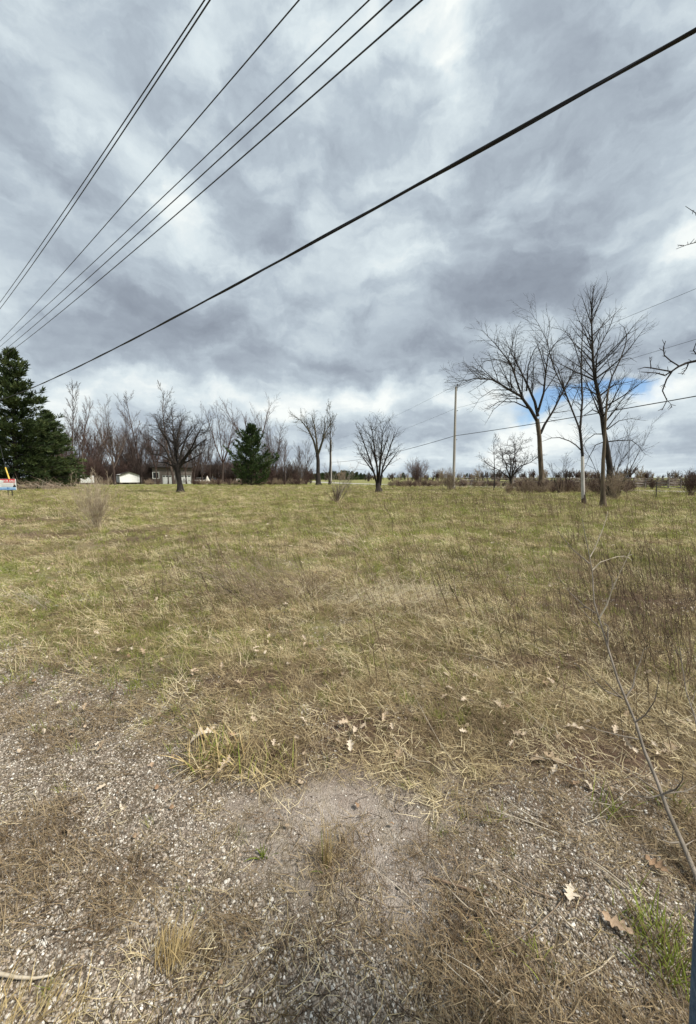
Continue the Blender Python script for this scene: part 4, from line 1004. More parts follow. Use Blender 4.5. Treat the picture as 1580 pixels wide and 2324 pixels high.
# ------------------------------------------------------------------ rail fence
def rail_fence():
    e = empty('rail_fence', (0, 0, 0))
    rr = random.Random(3)
    A = [(at(u, 1083, Y)[0], Y) for u, Y in ((1045, 70), (1075, 69), (1105, 67.5), (1135, 66), (1165, 65), (1195, 64), (1225, 63), (1258, 62), (1292, 61), (1326, 60), (1362, 59), (1398, 58), (1436, 57), (1474, 56), (1514, 55), (1556, 54), (1600, 53))]
    A = [(x, y + (.7 if i % 2 else -.3)) for i, (x, y) in enumerate(A)]
    for i in range(len(A) - 1):
        (x0, y0), (x1, y1) = A[i], A[i + 1]
        for k in range(6):
            z = .18 + .25 * k + rr.gauss(0, .03); ex = rr.uniform(.02, .12)
            dx, dy = x1 - x0, y1 - y0
            t = TS(); dz = rr.gauss(0, .05)
            t.add([(x0 - dx * ex, y0 - dy * ex, z - dz), ((x0 + x1) / 2 + rr.gauss(0, .03), (y0 + y1) / 2, z + rr.gauss(0, .03)), (x1 + dx * ex, y1 + dy * ex, z + dz)], [.055 * rr.uniform(.8, 1.2), .065, .055 * rr.uniform(.7, 1.2)], 5)
            t.build('rail', M['rail_wood'], e)
    for i, (x, y) in enumerate(A):
        for s in (-1, 1):
            t = TS(); t.add([(x + s * rr.uniform(.3, .7), y + s * .5, 0), (x - s * .15, y - s * .1, 1.45 + rr.uniform(0, .3))], [.06, .05], 5)
            t.build('post', M['rail_wood'], e)
    tag(e, 'weathered zigzag split-rail fence along the far side of the road', 'fence')
rail_fence()
def fence_post(u, v, top, Y, label, r=.03):
    q = at(u, v, Y); tz = at(u, top, Y)[2]
    e = empty('fence_post', (q[0], Y, 0)); b = MB()
    b.box(-r, r, -.006, .006, -.3, tz); b.box(-.006, .006, 0.006, .05, -.3, tz); b.build('steel_stake', M['metal_dark'], e)
    c = MB()
    for k in range(7): c.box(-r * .6, r * .6, -.014, -.006, .25 + k * tz / 9, .28 + k * tz / 9)
    c.build('lugs', M['metal_dark'], e); tag(e, label, 'fence post', None)
fence_post(1489, 1128, 1094, 30.5, 'dark steel fence stake in grass before the rail fence', .035)
fence_post(1121, 1107, 1088, 46, 'dark steel fence stake left of the elm', .04)

# ------------------------------------------------------------------ utility poles and wires
def utility_pole(name, x, y, H, r, label, top_pin=True, group=None, arm=False):
    e = empty(name, (x, y, 0))
    t = TS(); t.add([(0, 0, -.3), (0, 0, H * .5), (0, 0, H)], [r * 1.15, r, r * .78], 12); t.build('shaft', M['pole_wood'], e)
    c = MB()
    c.prism([(r * .78 * math.cos(a * .5236), r * .78 * math.sin(a * .5236)) for a in range(12)], 0, .02)
    o = c.build('pole_top', M['pole_wood'], e); o.rotation_euler = (math.radians(90), 0, 0); o.location = (0, 0, H)
    if top_pin:
        t = TS(); t.add([(r, 0, H - .5), (r * 1.05, 0, H + .25)], [.03, .03], 6); t.build('pin', M['metal_dark'], e)
        t = TS(); t.add([(r * 1.05, 0, H + .22), (r * 1.05, 0, H + .30), (r * 1.05, 0, H + .36), (r * 1.05, 0, H + .42)], [.05, .075, .06, .03], 8); t.build('insulator', M['metal_dark'], e)
    for z in (H - 3.1, H - 6.9):
        if z > 2:
            t = TS(); t.add([(r, 0, z), (r + .12, 0, z + .02), (r + .16, 0, z + .02)], [.05, .04, .06], 6); t.build('bracket', M['metal_dark'], e)
    if arm:
        b = MB(); b.box(-1.25, 1.25, -r - .12, -r + .0, H - 1.0, H - .87); b.build('crossarm', M['pole_wood'], e)
    tag(e, label, 'utility pole', group); return e
P1 = (at(1030, 1083, 52)[0], 52.0); H1 = at(1030, 878, 52)[2]
utility_pole('utility_pole', P1[0], P1[1], H1, .17, 'weathered grey wooden utility pole left of the big elm')
P2 = (at(752, 1083, 112)[0], 112.0); H2 = at(752, 998, 112)[2]
utility_pole('utility_pole', P2[0], P2[1], H2, .16, 'far thin utility pole beside the vase-shaped elm')
P0 = (2 * P1[0] - P2[0], 2 * P1[1] - P2[1])
def sagged(a, b, sag, n=24): return [(a[0] + (b[0] - a[0]) * i / n, a[1] + (b[1] - a[1]) * i / n, a[2] + (b[2] - a[2]) * i / n - 4 * sag * (i / n) * (1 - i / n)) for i in range(n + 1)]
def on_line(u, v, a, b):
    """height at which the sight line meets the vertical plane through a and b"""
    d = ray(u, v); dx, dy = b[0] - a[0], b[1] - a[1]
    t = (a[0] * dy - a[1] * dx) / (d[0] * dy - d[1] * dx)
    return (d[0] * t, d[1] * t, EYE + d[2] * t)
def span_wire(name, v1, v0, v2, r, label, mt):
    """wire over the far pole: heights from where it meets pole, right edge of view and the next pole"""
    z1 = at(1030, v1, 52)[2]; e_ = on_line(1580, v0, P1, P0)
    f = math.hypot(e_[0] - P1[0], e_[1] - P1[1]) / math.hypot(P0[0] - P1[0], P0[1] - P1[1])
    sag = .55; z0 = (e_[2] + 4 * sag * f * (1 - f) - z1) / f + z1
    z2 = at(752, v2, 112)[2]
    pts = sagged((*P0, z0), (*P1, z1), sag) + sagged((*P1, z1), (*P2, z2), .8)[1:]
    t = TS(); t.add(pts, [r] * len(pts), 5); o = t.build(name, mt); tag(o, label, 'wire'); return o
span_wire('power_line', 874, 655, 1000, .012, 'thin top power wire strung over the far pole', M['wire'])
span_wire('power_line', 927, 770, 1022, .012, 'thin middle wire on the far pole', M['wire'])
span_wire('telephone_cable', 989, 899, 1049, .034, 'black telephone cable low on the far pole, crossing behind the elm', M['black'])

# the line overhead runs from behind the right shoulder away to the left
DV = (-.755, .656); NV = (.656, .755)
def overhead(name, src, zmid, r, label, mt, mid=None, strand=False):
    uv = [(a / 1.6525, b / 1.6525) for a, b in src]
    d = ray(*uv[len(uv) // 2]); s = (zmid - EYE) / d[2] * (d[0] * NV[0] + d[1] * NV[1])
    T_, Z_ = [], []
    for u, v in uv:
        d = ray(u, v); k = s / (d[0] * NV[0] + d[1] * NV[1]); T_.append((d[0] * DV[0] + d[1] * DV[1]) * k); Z_.append(EYE + d[2] * k)
    T_, Z_ = np.array(T_), np.array(Z_)
    c = np.polyfit(T_, Z_, 2 if len(uv) > 3 else 1)
    far = 64.0
    ts_ = np.concatenate([np.linspace(-34, -8, 10)[:-1], np.linspace(-8, 12, 60), np.linspace(12, far, 30)[1:]])
    lo = T_.min() - 1
    zs = np.where(ts_ < lo, np.polyval(c, lo) + (np.polyval(c, lo) - np.polyval(c, lo + .5)) / .5 * (lo - ts_) * .3, np.polyval(c, ts_))
    pts = [(s * NV[0] + t * DV[0], s * NV[1] + t * DV[1], float(z)) for t, z in zip(ts_, zs)]
    print(name, 's', round(s, 2), 'z', [round(float(z), 2) for z in Z_], 't', [round(float(t), 1) for t in T_])
    if not strand:
        t = TS(); t.add(pts, [r] * len(pts), 6); o = t.build(name, mt); tag(o, label, 'wire'); return pts
    e = empty(name, pts[40])
    lg = np.arange(len(pts))
    n = 900
    tt = np.linspace(ts_[0], ts_[-1], n); zz = np.interp(tt, ts_, zs)
    for nm, rad, off_, ph in (('cable', r, r * .22, 0.0), ('lashed_strand', r * .62, r * .80, math.pi)):
        tb = TS(); a = tt * 1.15 + ph
        pp = [(s * NV[0] + t * DV[0] + off_ * math.cos(q) * NV[0], s * NV[1] + t * DV[1] + off_ * math.cos(q) * NV[1], z + off_ * math.sin(q)) for t, z, q in zip(tt, zz, a)]
        tb.add(pp, [rad] * n, 8); tb.build(nm, mt, e, pts[40])
    tag(e, label, 'cable'); return pts
W = [
 overhead('power_line', [(768, 0), (430, 508), (97, 1000), (0, 1134)], 10.6, .0125, 'leftmost of the overhead wires, hugging its close neighbour', M['wire']),
 overhead('power_line', [(789, 0), (455, 500), (117, 1000), (0, 1158)], 10.4, .0135, 'second overhead wire from the left, close beside the leftmost', M['wire']),
 overhead('power_line', [(1124, 0), (680, 512), (259, 1000), (0, 1279)], 10.2, .0125, 'lone overhead wire midway between the close pair and the trio', M['wire']),
 overhead('power_line', [(1386, 0), (860, 500), (334, 1000), (0, 1300)], 9.8, .0115, 'upper wire of the overhead trio', M['wire']),
 overhead('power_line', [(1472, 0), (921, 503), (380, 1000), (0, 1327)], 9.1, .0125, 'middle wire of the overhead trio', M['wire']),
 overhead('power_line', [(1588, 0), (1005, 500), (434, 1000), (0, 1347)], 8.5, .0125, 'lowest wire of the overhead trio, nearest the thick cable', M['wire']),
]
CAB = overhead('telephone_cable', [(2611, 107), (2000, 455), (1305, 838), (500, 1271), (127, 1452)], 5.55, .0185, 'thick black lashed telephone cable sweeping diagonally across the sky', M['black'], strand=True)
EP = CAB[-1]
utility_pole('utility_pole', EP[0], EP[1], 11.2, .17, 'roadside pole beyond the left edge carrying the overhead wires', False, arm=True)

# guy wire with its yellow guard
def guy():
    a = at(29, 1108, 36); top = at(8, 1052, 36.4)
    e = empty('guy_wire', (a[0], a[1], 0)); B = Vector((a[0], a[1], 0))
    p0 = Vector(at(29.5, 1112, 36)); p1 = Vector(at(12.5, 1061, 36.3)); p2 = Vector(at(0.5, 1010, 36.8)); p3 = Vector((EP[0], EP[1], 8.6))
    t = TS(); t.add([tuple(p - B) for p in (p0, p1, p2, p3)], [.012] * 4, 5); t.build('strand', M['wire'], e)
    d = (p1 - p0).normalized()
    t = TS(); t.add([tuple(p0 - B), tuple(p0 + (p1 - p0) * .5 - B), tuple(p1 - B)], [.055, .06, .055], 8); t.build('guard', M['yellow'], e)
    tag(e, 'slanting guy wire in a yellow plastic guard behind the for-sale sign', 'guy wire')
guy()

# ------------------------------------------------------------------ for-sale sign
def text_mesh(s, size, depth=.004):
    c = bpy.data.curves.new('txt', 'FONT'); c.body = s; c.size = size; c.extrude = depth; c.align_x = 'CENTER'; c.align_y = 'CENTER'; c.offset = size * .02
    o = bpy.data.objects.new('txt', c); col.objects.link(o); bpy.context.view_layer.update()
    me = bpy.data.meshes.new_from_object(o.evaluated_get(bpy.context.evaluated_depsgraph_get()))
    bpy.data.objects.remove(o); return me
def sale_sign():
    Y = 32.0
    c = at(17.5, 1100, Y); e = empty('for_sale_sign', (c[0], Y, 0)); x0 = c[0]
    def X(u): return at(u, 1100, Y)[0] - x0
    def Z(v): return at(17.5, v, Y)[2]
    xl, xr = X(-6), X(36.5)
    xm = (xl + xr) / 2
    b = MB(); b.box(xl, xr, 0, .03, Z(1112.2), Z(1087)); b.build('panel', M['white'], e, .004)
    b = MB(); b.box(xl + .005, X(35.2), -.006, -.001, Z(1095), Z(1087.2)); b.build('header', M['red'], e)
    me = text_mesh('FOR SALE', .285); me.transform(Matrix.Diagonal((1, 1.0, 1, 1)))
    o = link('lettering', me, M['white'], e); o.rotation_euler = (math.radians(90), 0, 0)
    o.location = (X(21.5), -.010, Z(1091.7)); o.scale.y = .72
    w = max(v.co.x for v in me.vertices) - min(v.co.x for v in me.vertices)
    o.scale.x = (X(35) - X(8.3)) / w
    b = MB(); b.prism([(X(1.5) + .30 * math.cos(a * .3927), Z(1092.5) + .13 * math.sin(a * .3927)) for a in range(16)], -.012, -.007); b.build('emblem', M['white'], e)
    b = MB(); b.box(xl + .03, xr - .03, -.006, -.001, Z(1111), Z(1105.6)); b.build('footer', M['sky_blue'], e)
    b = MB(); b.box(xl + .01, xr - .01, -.006, -.001, Z(1112), Z(1111)); b.build('base_band', M['blue'], e)
    b = MB(); b.box(X(16.5), X(19), -.010, -.0065, Z(1109), Z(1106)); b.box(X(21), X(21.6), -.010, -.0065, Z(1109), Z(1106)); b.box(X(0), X(35), -.010, -.0065, Z(1109.6), Z(1109.1)); b.build('footer_print', M['blue'], e)
    b = MB()
    for ua, ub, v in ((3.5, 11.5, 1100.6), (13.5, 26, 1100.5), (3, 27, 1104.3)): b.box(X(ua), X(ub), -.004, -.0015, Z(v + .25), Z(v - .1))
    b.build('small_print', M['wire'], e)
    # portrait at the right: dark jacket, pale face
    b = MB(); b.prism([(X(29), Z(1105.4)), (X(36.3), Z(1105.4)), (X(36.3), Z(1103)), (X(34.4), Z(1099.6)), (X(33.2), Z(1097)), (X(32.4), Z(1099)), (X(31.5), Z(1102)), (X(30), Z(1102.4))], -.008, -.0012); b.build('portrait_jacket', M['black'], e)
    b = MB(); b.prism([(X(32.2) + .055 * math.cos(a * .5236), Z(1099) + .085 * math.sin(a * .5236)) for a in range(12)], -.009, -.0085); b.build('portrait_face', material('printed_skin', [(.60, .42, .34), (.68, .50, .42), (.72, .55, .47)], 4, .5), e)
    for u in (16, 25.2):
        b = MB(); b.box(X(u) - .025, X(u) + .025, .031, .07, -.25, Z(1090)); b.build('leg', M['metal_dark'], e)
    b = MB(); b.box(X(16) + .026, X(25.2) - .026, .035, .065, Z(1114.4), Z(1113.4)); b.build('crossbar', M['metal_dark'], e)
    tag(e, 'red, white and blue for-sale sign on two dark legs at the left edge', 'sign')
sale_sign()

# ------------------------------------------------------------------ shed, white box, houses
def shed():
    Y = 90; xa, xb = at(275.5, 1090, Y)[0], at(314.5, 1090, Y)[0]; xm = (xa + xb) / 2
    e = empty('garden_shed', (xm, Y, 0), math.radians(40)); w = (xb - xa) / 2; d = 4.4; z0, ze = .42, 2.25; zr = at(293, 1070.5, Y)[2]
    b = MB()
    nb = 12
    for i in range(nb):          # lapped siding boards on the gable front and the door side
        za, zb = z0 + (zr - .1 - z0) * i / nb, z0 + (zr - .1 - z0) * (i + 1) / nb
        def hw(z): return w if z <= ze else max(.02, w * (zr - .05 - z) / (zr - ze))
        b.poly([(-hw(za), -.03, za), (hw(za), -.03, za), (hw(zb), -.008, zb), (-hw(zb), -.008, zb)], [(0, 1, 2, 3)])
        if zb < ze + .05: b.poly([(-w - .03, d, za), (-w - .03, 0, za), (-w - .008, 0, zb), (-w - .008, d, zb)], [(0, 1, 2, 3)])
    o = b.build('siding', M['white'], e); tag(o, kind='stuff')
    b = MB(); b.prism([(-w, z0), (w, z0), (w, ze), (0, zr - .06), (-w, ze)], 0, d); b.build('wall', M['white'], e)
    for s in (-1, 1):
        b = MB(); k = 1.14
        b.poly([(0, -.35, zr + .05), (0, d + .3, zr + .05), (s * w * k, d + .3, ze - .12), (s * w * k, -.35, ze - .12), (0, -.35, zr - .05), (0, d + .3, zr - .05), (s * w * k, d + .3, ze - .22), (s * w * k, -.35, ze - .22)],
               [(0, 1, 2, 3), (7, 6, 5, 4), (0, 3, 7, 4), (1, 5, 6, 2), (2, 6, 7, 3)]); b.build('roof', M['shingle'], e)
    f = MB().box(-w - .10, -w - .035, 1.3, 2.2, z0 + .05, 2.05).build('door', material('door_paint', [(.42, .44, .46), (.5, .52, .54), (.55, .57, .58)], 2), e)
    MB().box(-w - .12, -w - .101, 1.45, 2.05, 1.15, 1.85).build('pane', M['glass'], f)
    for s in (-1, 1):
        MB().box(s * w - .05, s * w + .05, -.045, -.031, z0, ze).build('corner_trim', M['white'], e)
    for x in (-w + .3, 0, w - .3):
        for y in (.2, d - .3): MB().box(x - .12, x + .12, y, y + .25, -.05, z0 - .01).build('footing', M['rail_wood'], e)
    tag(e, 'white clapboard garden shed with a dark gable roof', 'shed')
shed()
def white_box():
    Y = 88; a, b_ = at(186, 1090, Y)[0], at(210.5, 1090, Y)[0]; e = empty('storage_bin', ((a + b_) / 2, Y, 0), math.radians(36)); w = (b_ - a) / 2
    zt = at(198, 1079.5, Y)[2]; zl = at(198, 1083.3, Y)[2]
    MB().prism([(-w, .35), (w, .35), (w, zt), (w * .28, zt), (w * .28, zl), (-w * .62, zl), (-w * .62, zt), (-w, zt)], 0, .12).build('front_panel', M['white'], e)
    for s in (-1, 1): MB().box(s * w - .06, s * w + .06, .121, 1.6, .35, zt - .03).build('side_panel', M['white'], e)
    MB().box(-w + .07, w - .07, 1.5, 1.6, .35, zl).build('back_panel', M['white'], e)
    MB().box(w * .42, w * .66, -.03, -.002, zl - .35, zl - .12).build('latch', M['metal_dark'], e)
    for x in (-w + .2, w - .2): MB().box(x - .1, x + .1, .2, 1.4, -.05, .349).build('skid', M['rail_wood'], e)
    tag(e, 'white open-topped wooden bin with a notched front, left of the shed', 'bin')
white_box()
def garage_house():
    Y = 96; xa, xb = at(351, 1083, Y)[0], at(433, 1083, Y)[0]
    e = empty('house', ((xa + xb) / 2, Y, 0), math.radians(25)); w = (xb - xa) / 2; x0 = (xa + xb) / 2
    def X(u): return at(u, 1083, Y)[0] - x0
    def Z(v): return at(400, v, Y)[2]
    zt = 4.2; d = 11.0
    # front wall with two garage openings and a window opening
    o1 = (X(371), X(397)); o2 = (X(402), X(431)); hz_ = 2.15
    b = MB()
    b.box(-w, o1[0], 0, .25, 0, zt); b.box(o1[1], o2[0], 0, .25, 0, zt); b.box(o2[1], w, 0, .25, 0, zt); b.box(o1[0], o1[1], 0, .25, hz_, zt); b.box(o2[0], o2[1], 0, .25, hz_, zt)
    b.box(-w, -w + .25, .251, d, 0, zt); b.box(w - .25, w, .251, d, 0, zt); b.box(-w + .251, w - .251, d - .25, d, 0, zt)
    b.build('wall', M['brick_grey'], e)
    b = MB(); b.poly([(-w - .4, -.5, zt - .1), (w + .4, -.5, zt - .1), (w + .4, d / 2, zt + 1.3), (-w - .4, d / 2, zt + 1.3), (w + .4, d + .5, zt - .1), (-w - .4, d + .5, zt - .1)], [(0, 1, 2, 3), (3, 2, 4, 5)])
    rf = b.build('roof', M['shingle'], e)
    for s in (-1, 1):
        b = MB(); b.poly([(s * (w - .02), .05, zt + .001), (s * (w - .02), d - .05, zt + .001), (s * (w - .02), d / 2, zt + 1.2)], [(0, 1, 2)]); b.build('gable', M['brick_grey'], e)
    MB().box(-w - .4, w + .4, -.56, -.51, zt - .28, zt - .08).build('fascia', M['shingle'], e)
    for a, c in (o1, o2):
        dr = MB().box(a + .03, c - .03, .08, .14, 0, hz_ - .03).build('garage_door', M['white'], e)
        for k in range(4):
            xa_ = a + .1 + k * (c - a - .1) / 4; MB().box(xa_, xa_ + (c - a) / 4 - .2, .06, .079, hz_ - .42, hz_ - .15).build('pane', M['glass'], dr)
        b = MB()
        for k in range(3): b.box(a + .06, c - .06, .068, .079, .48 * (k + 1), .48 * (k + 1) + .03)
        b.build('panel_rail', M['white'], dr)
    # upper side window in a white frame on the left
    fr = MB(); wx = X(358)
    for q in ((wx - .75, wx - .6, 1.3, 2.9), (wx + .6, wx + .75, 1.3, 2.9), (wx - .6, wx + .6, 1.3, 1.42), (wx - .6, wx + .6, 2.78, 2.9)): fr.box(q[0], q[1], -.06, -.002, q[2], q[3])
    f = fr.build('window', M['white'], e); MB().box(wx - .59, wx + .59, -.03, -.003, 1.43, 2.77).build('pane', M['glass'], f)
    tag(e, 'grey house with two white garage doors behind the apple tree', 'house')
garage_house()
def porch_house():
    Y = 112; c = at(492, 1083, Y)[0]; e = empty('house', (c, Y, 0), math.radians(18))
    def X(u): return at(u, 1083, Y)[0] - c
    wl, wr = X(462), X(532); zt = 3.0; d = 9
    sd_ = material('beige_siding', [(.34, .30, .25), (.42, .38, .33), (.48, .44, .39)], 2)
    b = MB(); b.box(wl, wr, 0, d, 0, zt); b.build('wall', sd_, e)
    b = MB(); b.poly([(wl - .5, -2.4, zt - .35), (wr + .5, -2.4, zt - .35), (wr + .5, d / 2, zt + 2.3), (wl - .5, d / 2, zt + 2.3), (wr + .5, d + .4, zt - .1), (wl - .5, d + .4, zt - .1)], [(0, 1, 2, 3), (3, 2, 4, 5)]); b.build('roof', M['shingle'], e)
    for u in (484, 497, 510, 521, 531): MB().box(X(u) - .10, X(u) + .10, -2.2, -2.0, 0, zt - .36).build('porch_post', M['white'], e)
    MB().box(X(484), wr, -2.3, -.01, -.02, .35).build('porch_floor', M['rail_wood'], e)
    for u in (466, 476, 503, 515, 525):
        f = MB().box(X(u) - .65, X(u) + .65, -.06, -.002, .9, 2.3).build('window', M['white'], e); MB().box(X(u) - .52, X(u) + .52, -.08, -.061, 1.0, 2.2).build('pane', M['glass'], f)
    MB().box(X(490) - .5, X(490) + .5, -.07, -.002, .36, 2.4).build('door', M['glass'], e)
    tag(e, 'beige house with a white-posted porch behind the wood trees', 'house')
porch_house()
def car(u, Y, label, paint, rz, L_=4.4):
    c = at(u, 1083, Y); e = empty('parked_car', (c[0], Y, 0), rz); h = L_ / 2
    body = [(-h, .35), (-h, .8), (-h + .25, .95), (h - .95, .92), (h - .1, .78), (h, .45), (h - .1, .3), (-h + .1, .3)]
    MB().prism(body, -.88, .88).build('body', paint, e, .05)
    b = MB(); b.poly([(-h + .5, -.8, .94), (h - 1.2, -.8, .94), (h - 1.2, .8, .94), (-h + .5, .8, .94), (-h + .95, -.66, 1.46), (h - 2.0, -.66, 1.46), (h - 2.0, .66, 1.46), (-h + .95, .66, 1.46)], [(4, 5, 6, 7), (0, 1, 5, 4), (1, 2, 6, 5), (2, 3, 7, 6), (3, 0, 4, 7)]); b.build('cabin', M['glass'], e, .03)
    MB().box(-h + .97, h - 2.02, -.655, .655, 1.462, 1.50).build('roof', paint, e, .015)
    for x in (-h + .85, h - .9):
        for s in (-1, 1):
            w = MB(); w.prism([(x + .33 * math.cos(a * .5236), .33 + .33 * math.sin(a * .5236)) for a in range(12)], s * .70, s * .90); wh = w.build('wheel', M['black'], e)
            r_ = MB(); r_.prism([(x + .18 * math.cos(a * .785), .33 + .18 * math.sin(a * .785)) for a in range(8)], s * .901, s * .915); r_.build('rim', M['white'], wh)
    for s in (-1, 1): MB().box(h - .02, h + .01, s * .62 - .14, s * .62 + .14, .56, .70).build('headlight', M['white'], e)
    tag(e, label, 'car')
car(457, 100, 'small white car parked between the two houses', M['white'], math.radians(80))
car(486, 99, 'dark car parked in front of the porch house', M['glass'], math.radians(15))
def appliance():
    Y = 92; c = at(541, 1090, Y); e = empty('chest_freezer', (c[0], Y, 0)); 
    MB().box(-.45, .25, 0, .7, .25, 1.15).build('cabinet', M['white'], e, .02); MB().box(-.47, .27, -.02, .72, 1.155, 1.25).build('lid', M['white'], e, .02)
    MB().box(.30, .52, .1, .6, .25, 1.2).build('side_vent', M['metal_dark'], e); MB().box(-.4, .2, .1, .6, -.05, .249).build('plinth', M['metal_dark'], e)
    tag(e, 'white chest freezer standing outdoors left of the young pine', 'freezer')
appliance()
def tarp():
    Y = 93; c = at(471, 1090, Y); e = empty('tarp_tent', (c[0], Y, 0)); rr = random.Random(4); V = [(0, 0, 2.0)]; n = 12
    for k, (r, z) in enumerate(((.28, 1.4), (.55, .8), (.85, -.02))):
        for i in range(n):
            q = r * (1 + .16 * math.sin(3 * i + k)) ; a = i * math.tau / n; V.append((q * math.cos(a), q * math.sin(a), z))
    Fc = [(0, 1 + i, 1 + (i + 1) % n) for i in range(n)]
    for k in range(2): Fc += [(1 + k * n + i, 1 + (k + 1) * n + i, 1 + (k + 1) * n + (i + 1) % n, 1 + k * n + (i + 1) % n) for i in range(n)]
    MB().poly(V, Fc).build('canvas', material('canvas', [(.44, .41, .35), (.54, .51, .45), (.6, .57, .51)], 2), e, smooth=True)
    t = TS(); t.add([(0, 0, 1.9), (.02, 0, 2.15)], [.03, .025], 6); t.build('pole', M['rail_wood'], e)
    tag(e, 'pale canvas-wrapped cone shape standing between the parked cars', 'tarp')
tarp()
def wire_fence():
    e = empty('wire_fence', (at(200, 1083, 91)[0], 91, 0)); x0 = e.location.x
    a, b = at(108, 1083, 91)[0] - x0, at(345, 1083, 91)[0] - x0
    n = 11
    for i in range(n):
        x = a + (b - a) * i / (n - 1); t = TS(); t.add([(x, 0, -.2), (x + random.uniform(-.05, .05), 0, 1.55)], [.05, .045], 6); t.build('post', M['rail_wood'], e)
    for z in (.4, .8, 1.15, 1.5):
        t = TS(); t.add([(a + (b - a) * i / 20, -.06, z - .03 * math.sin(math.pi * ((i / 2) % 1))) for i in range(21)], [.010] * 21, 3); t.build('wire', M['rail_wood'], e)
    tag(e, 'post and wire fence along the edge of the wood behind the shed', 'fence')
wire_fence()
def brush_pile():
    rr = random.Random(6); c = at(100, 1103, 52); e = empty('brush_pile', (c[0], 52, 0)); ts = TS(); tp = TS()
    for i in range(420):
        x = rr.gauss(0, 2.1); y = rr.gauss(0, .8); z = abs(rr.gauss(.2, .35)) * max(.2, 1 - abs(x) / 5.5)
        az = rr.gauss(2.7, .7); el = rr.gauss(.15, .35); L_ = rr.uniform(.7, 2.6)
        d = (math.cos(az) * math.cos(el), math.sin(az) * math.cos(el), math.sin(el))
        b = limb((x, y, z), d, L_, 4, .14, -.02, rr); r = rr.uniform(.010, .028)
        (tp if rr.random() < .3 else ts).add(b, [r * (1 - .7 * k / 4) for k in range(5)], 4)
    ts.build('brown_branches', M['twig_tan'], e); tp.build('pale_branches', M['twig_pale'], e)
    tag(e, 'pile of cut brush and pale branches beside the for-sale sign', 'brush pile')
brush_pile()

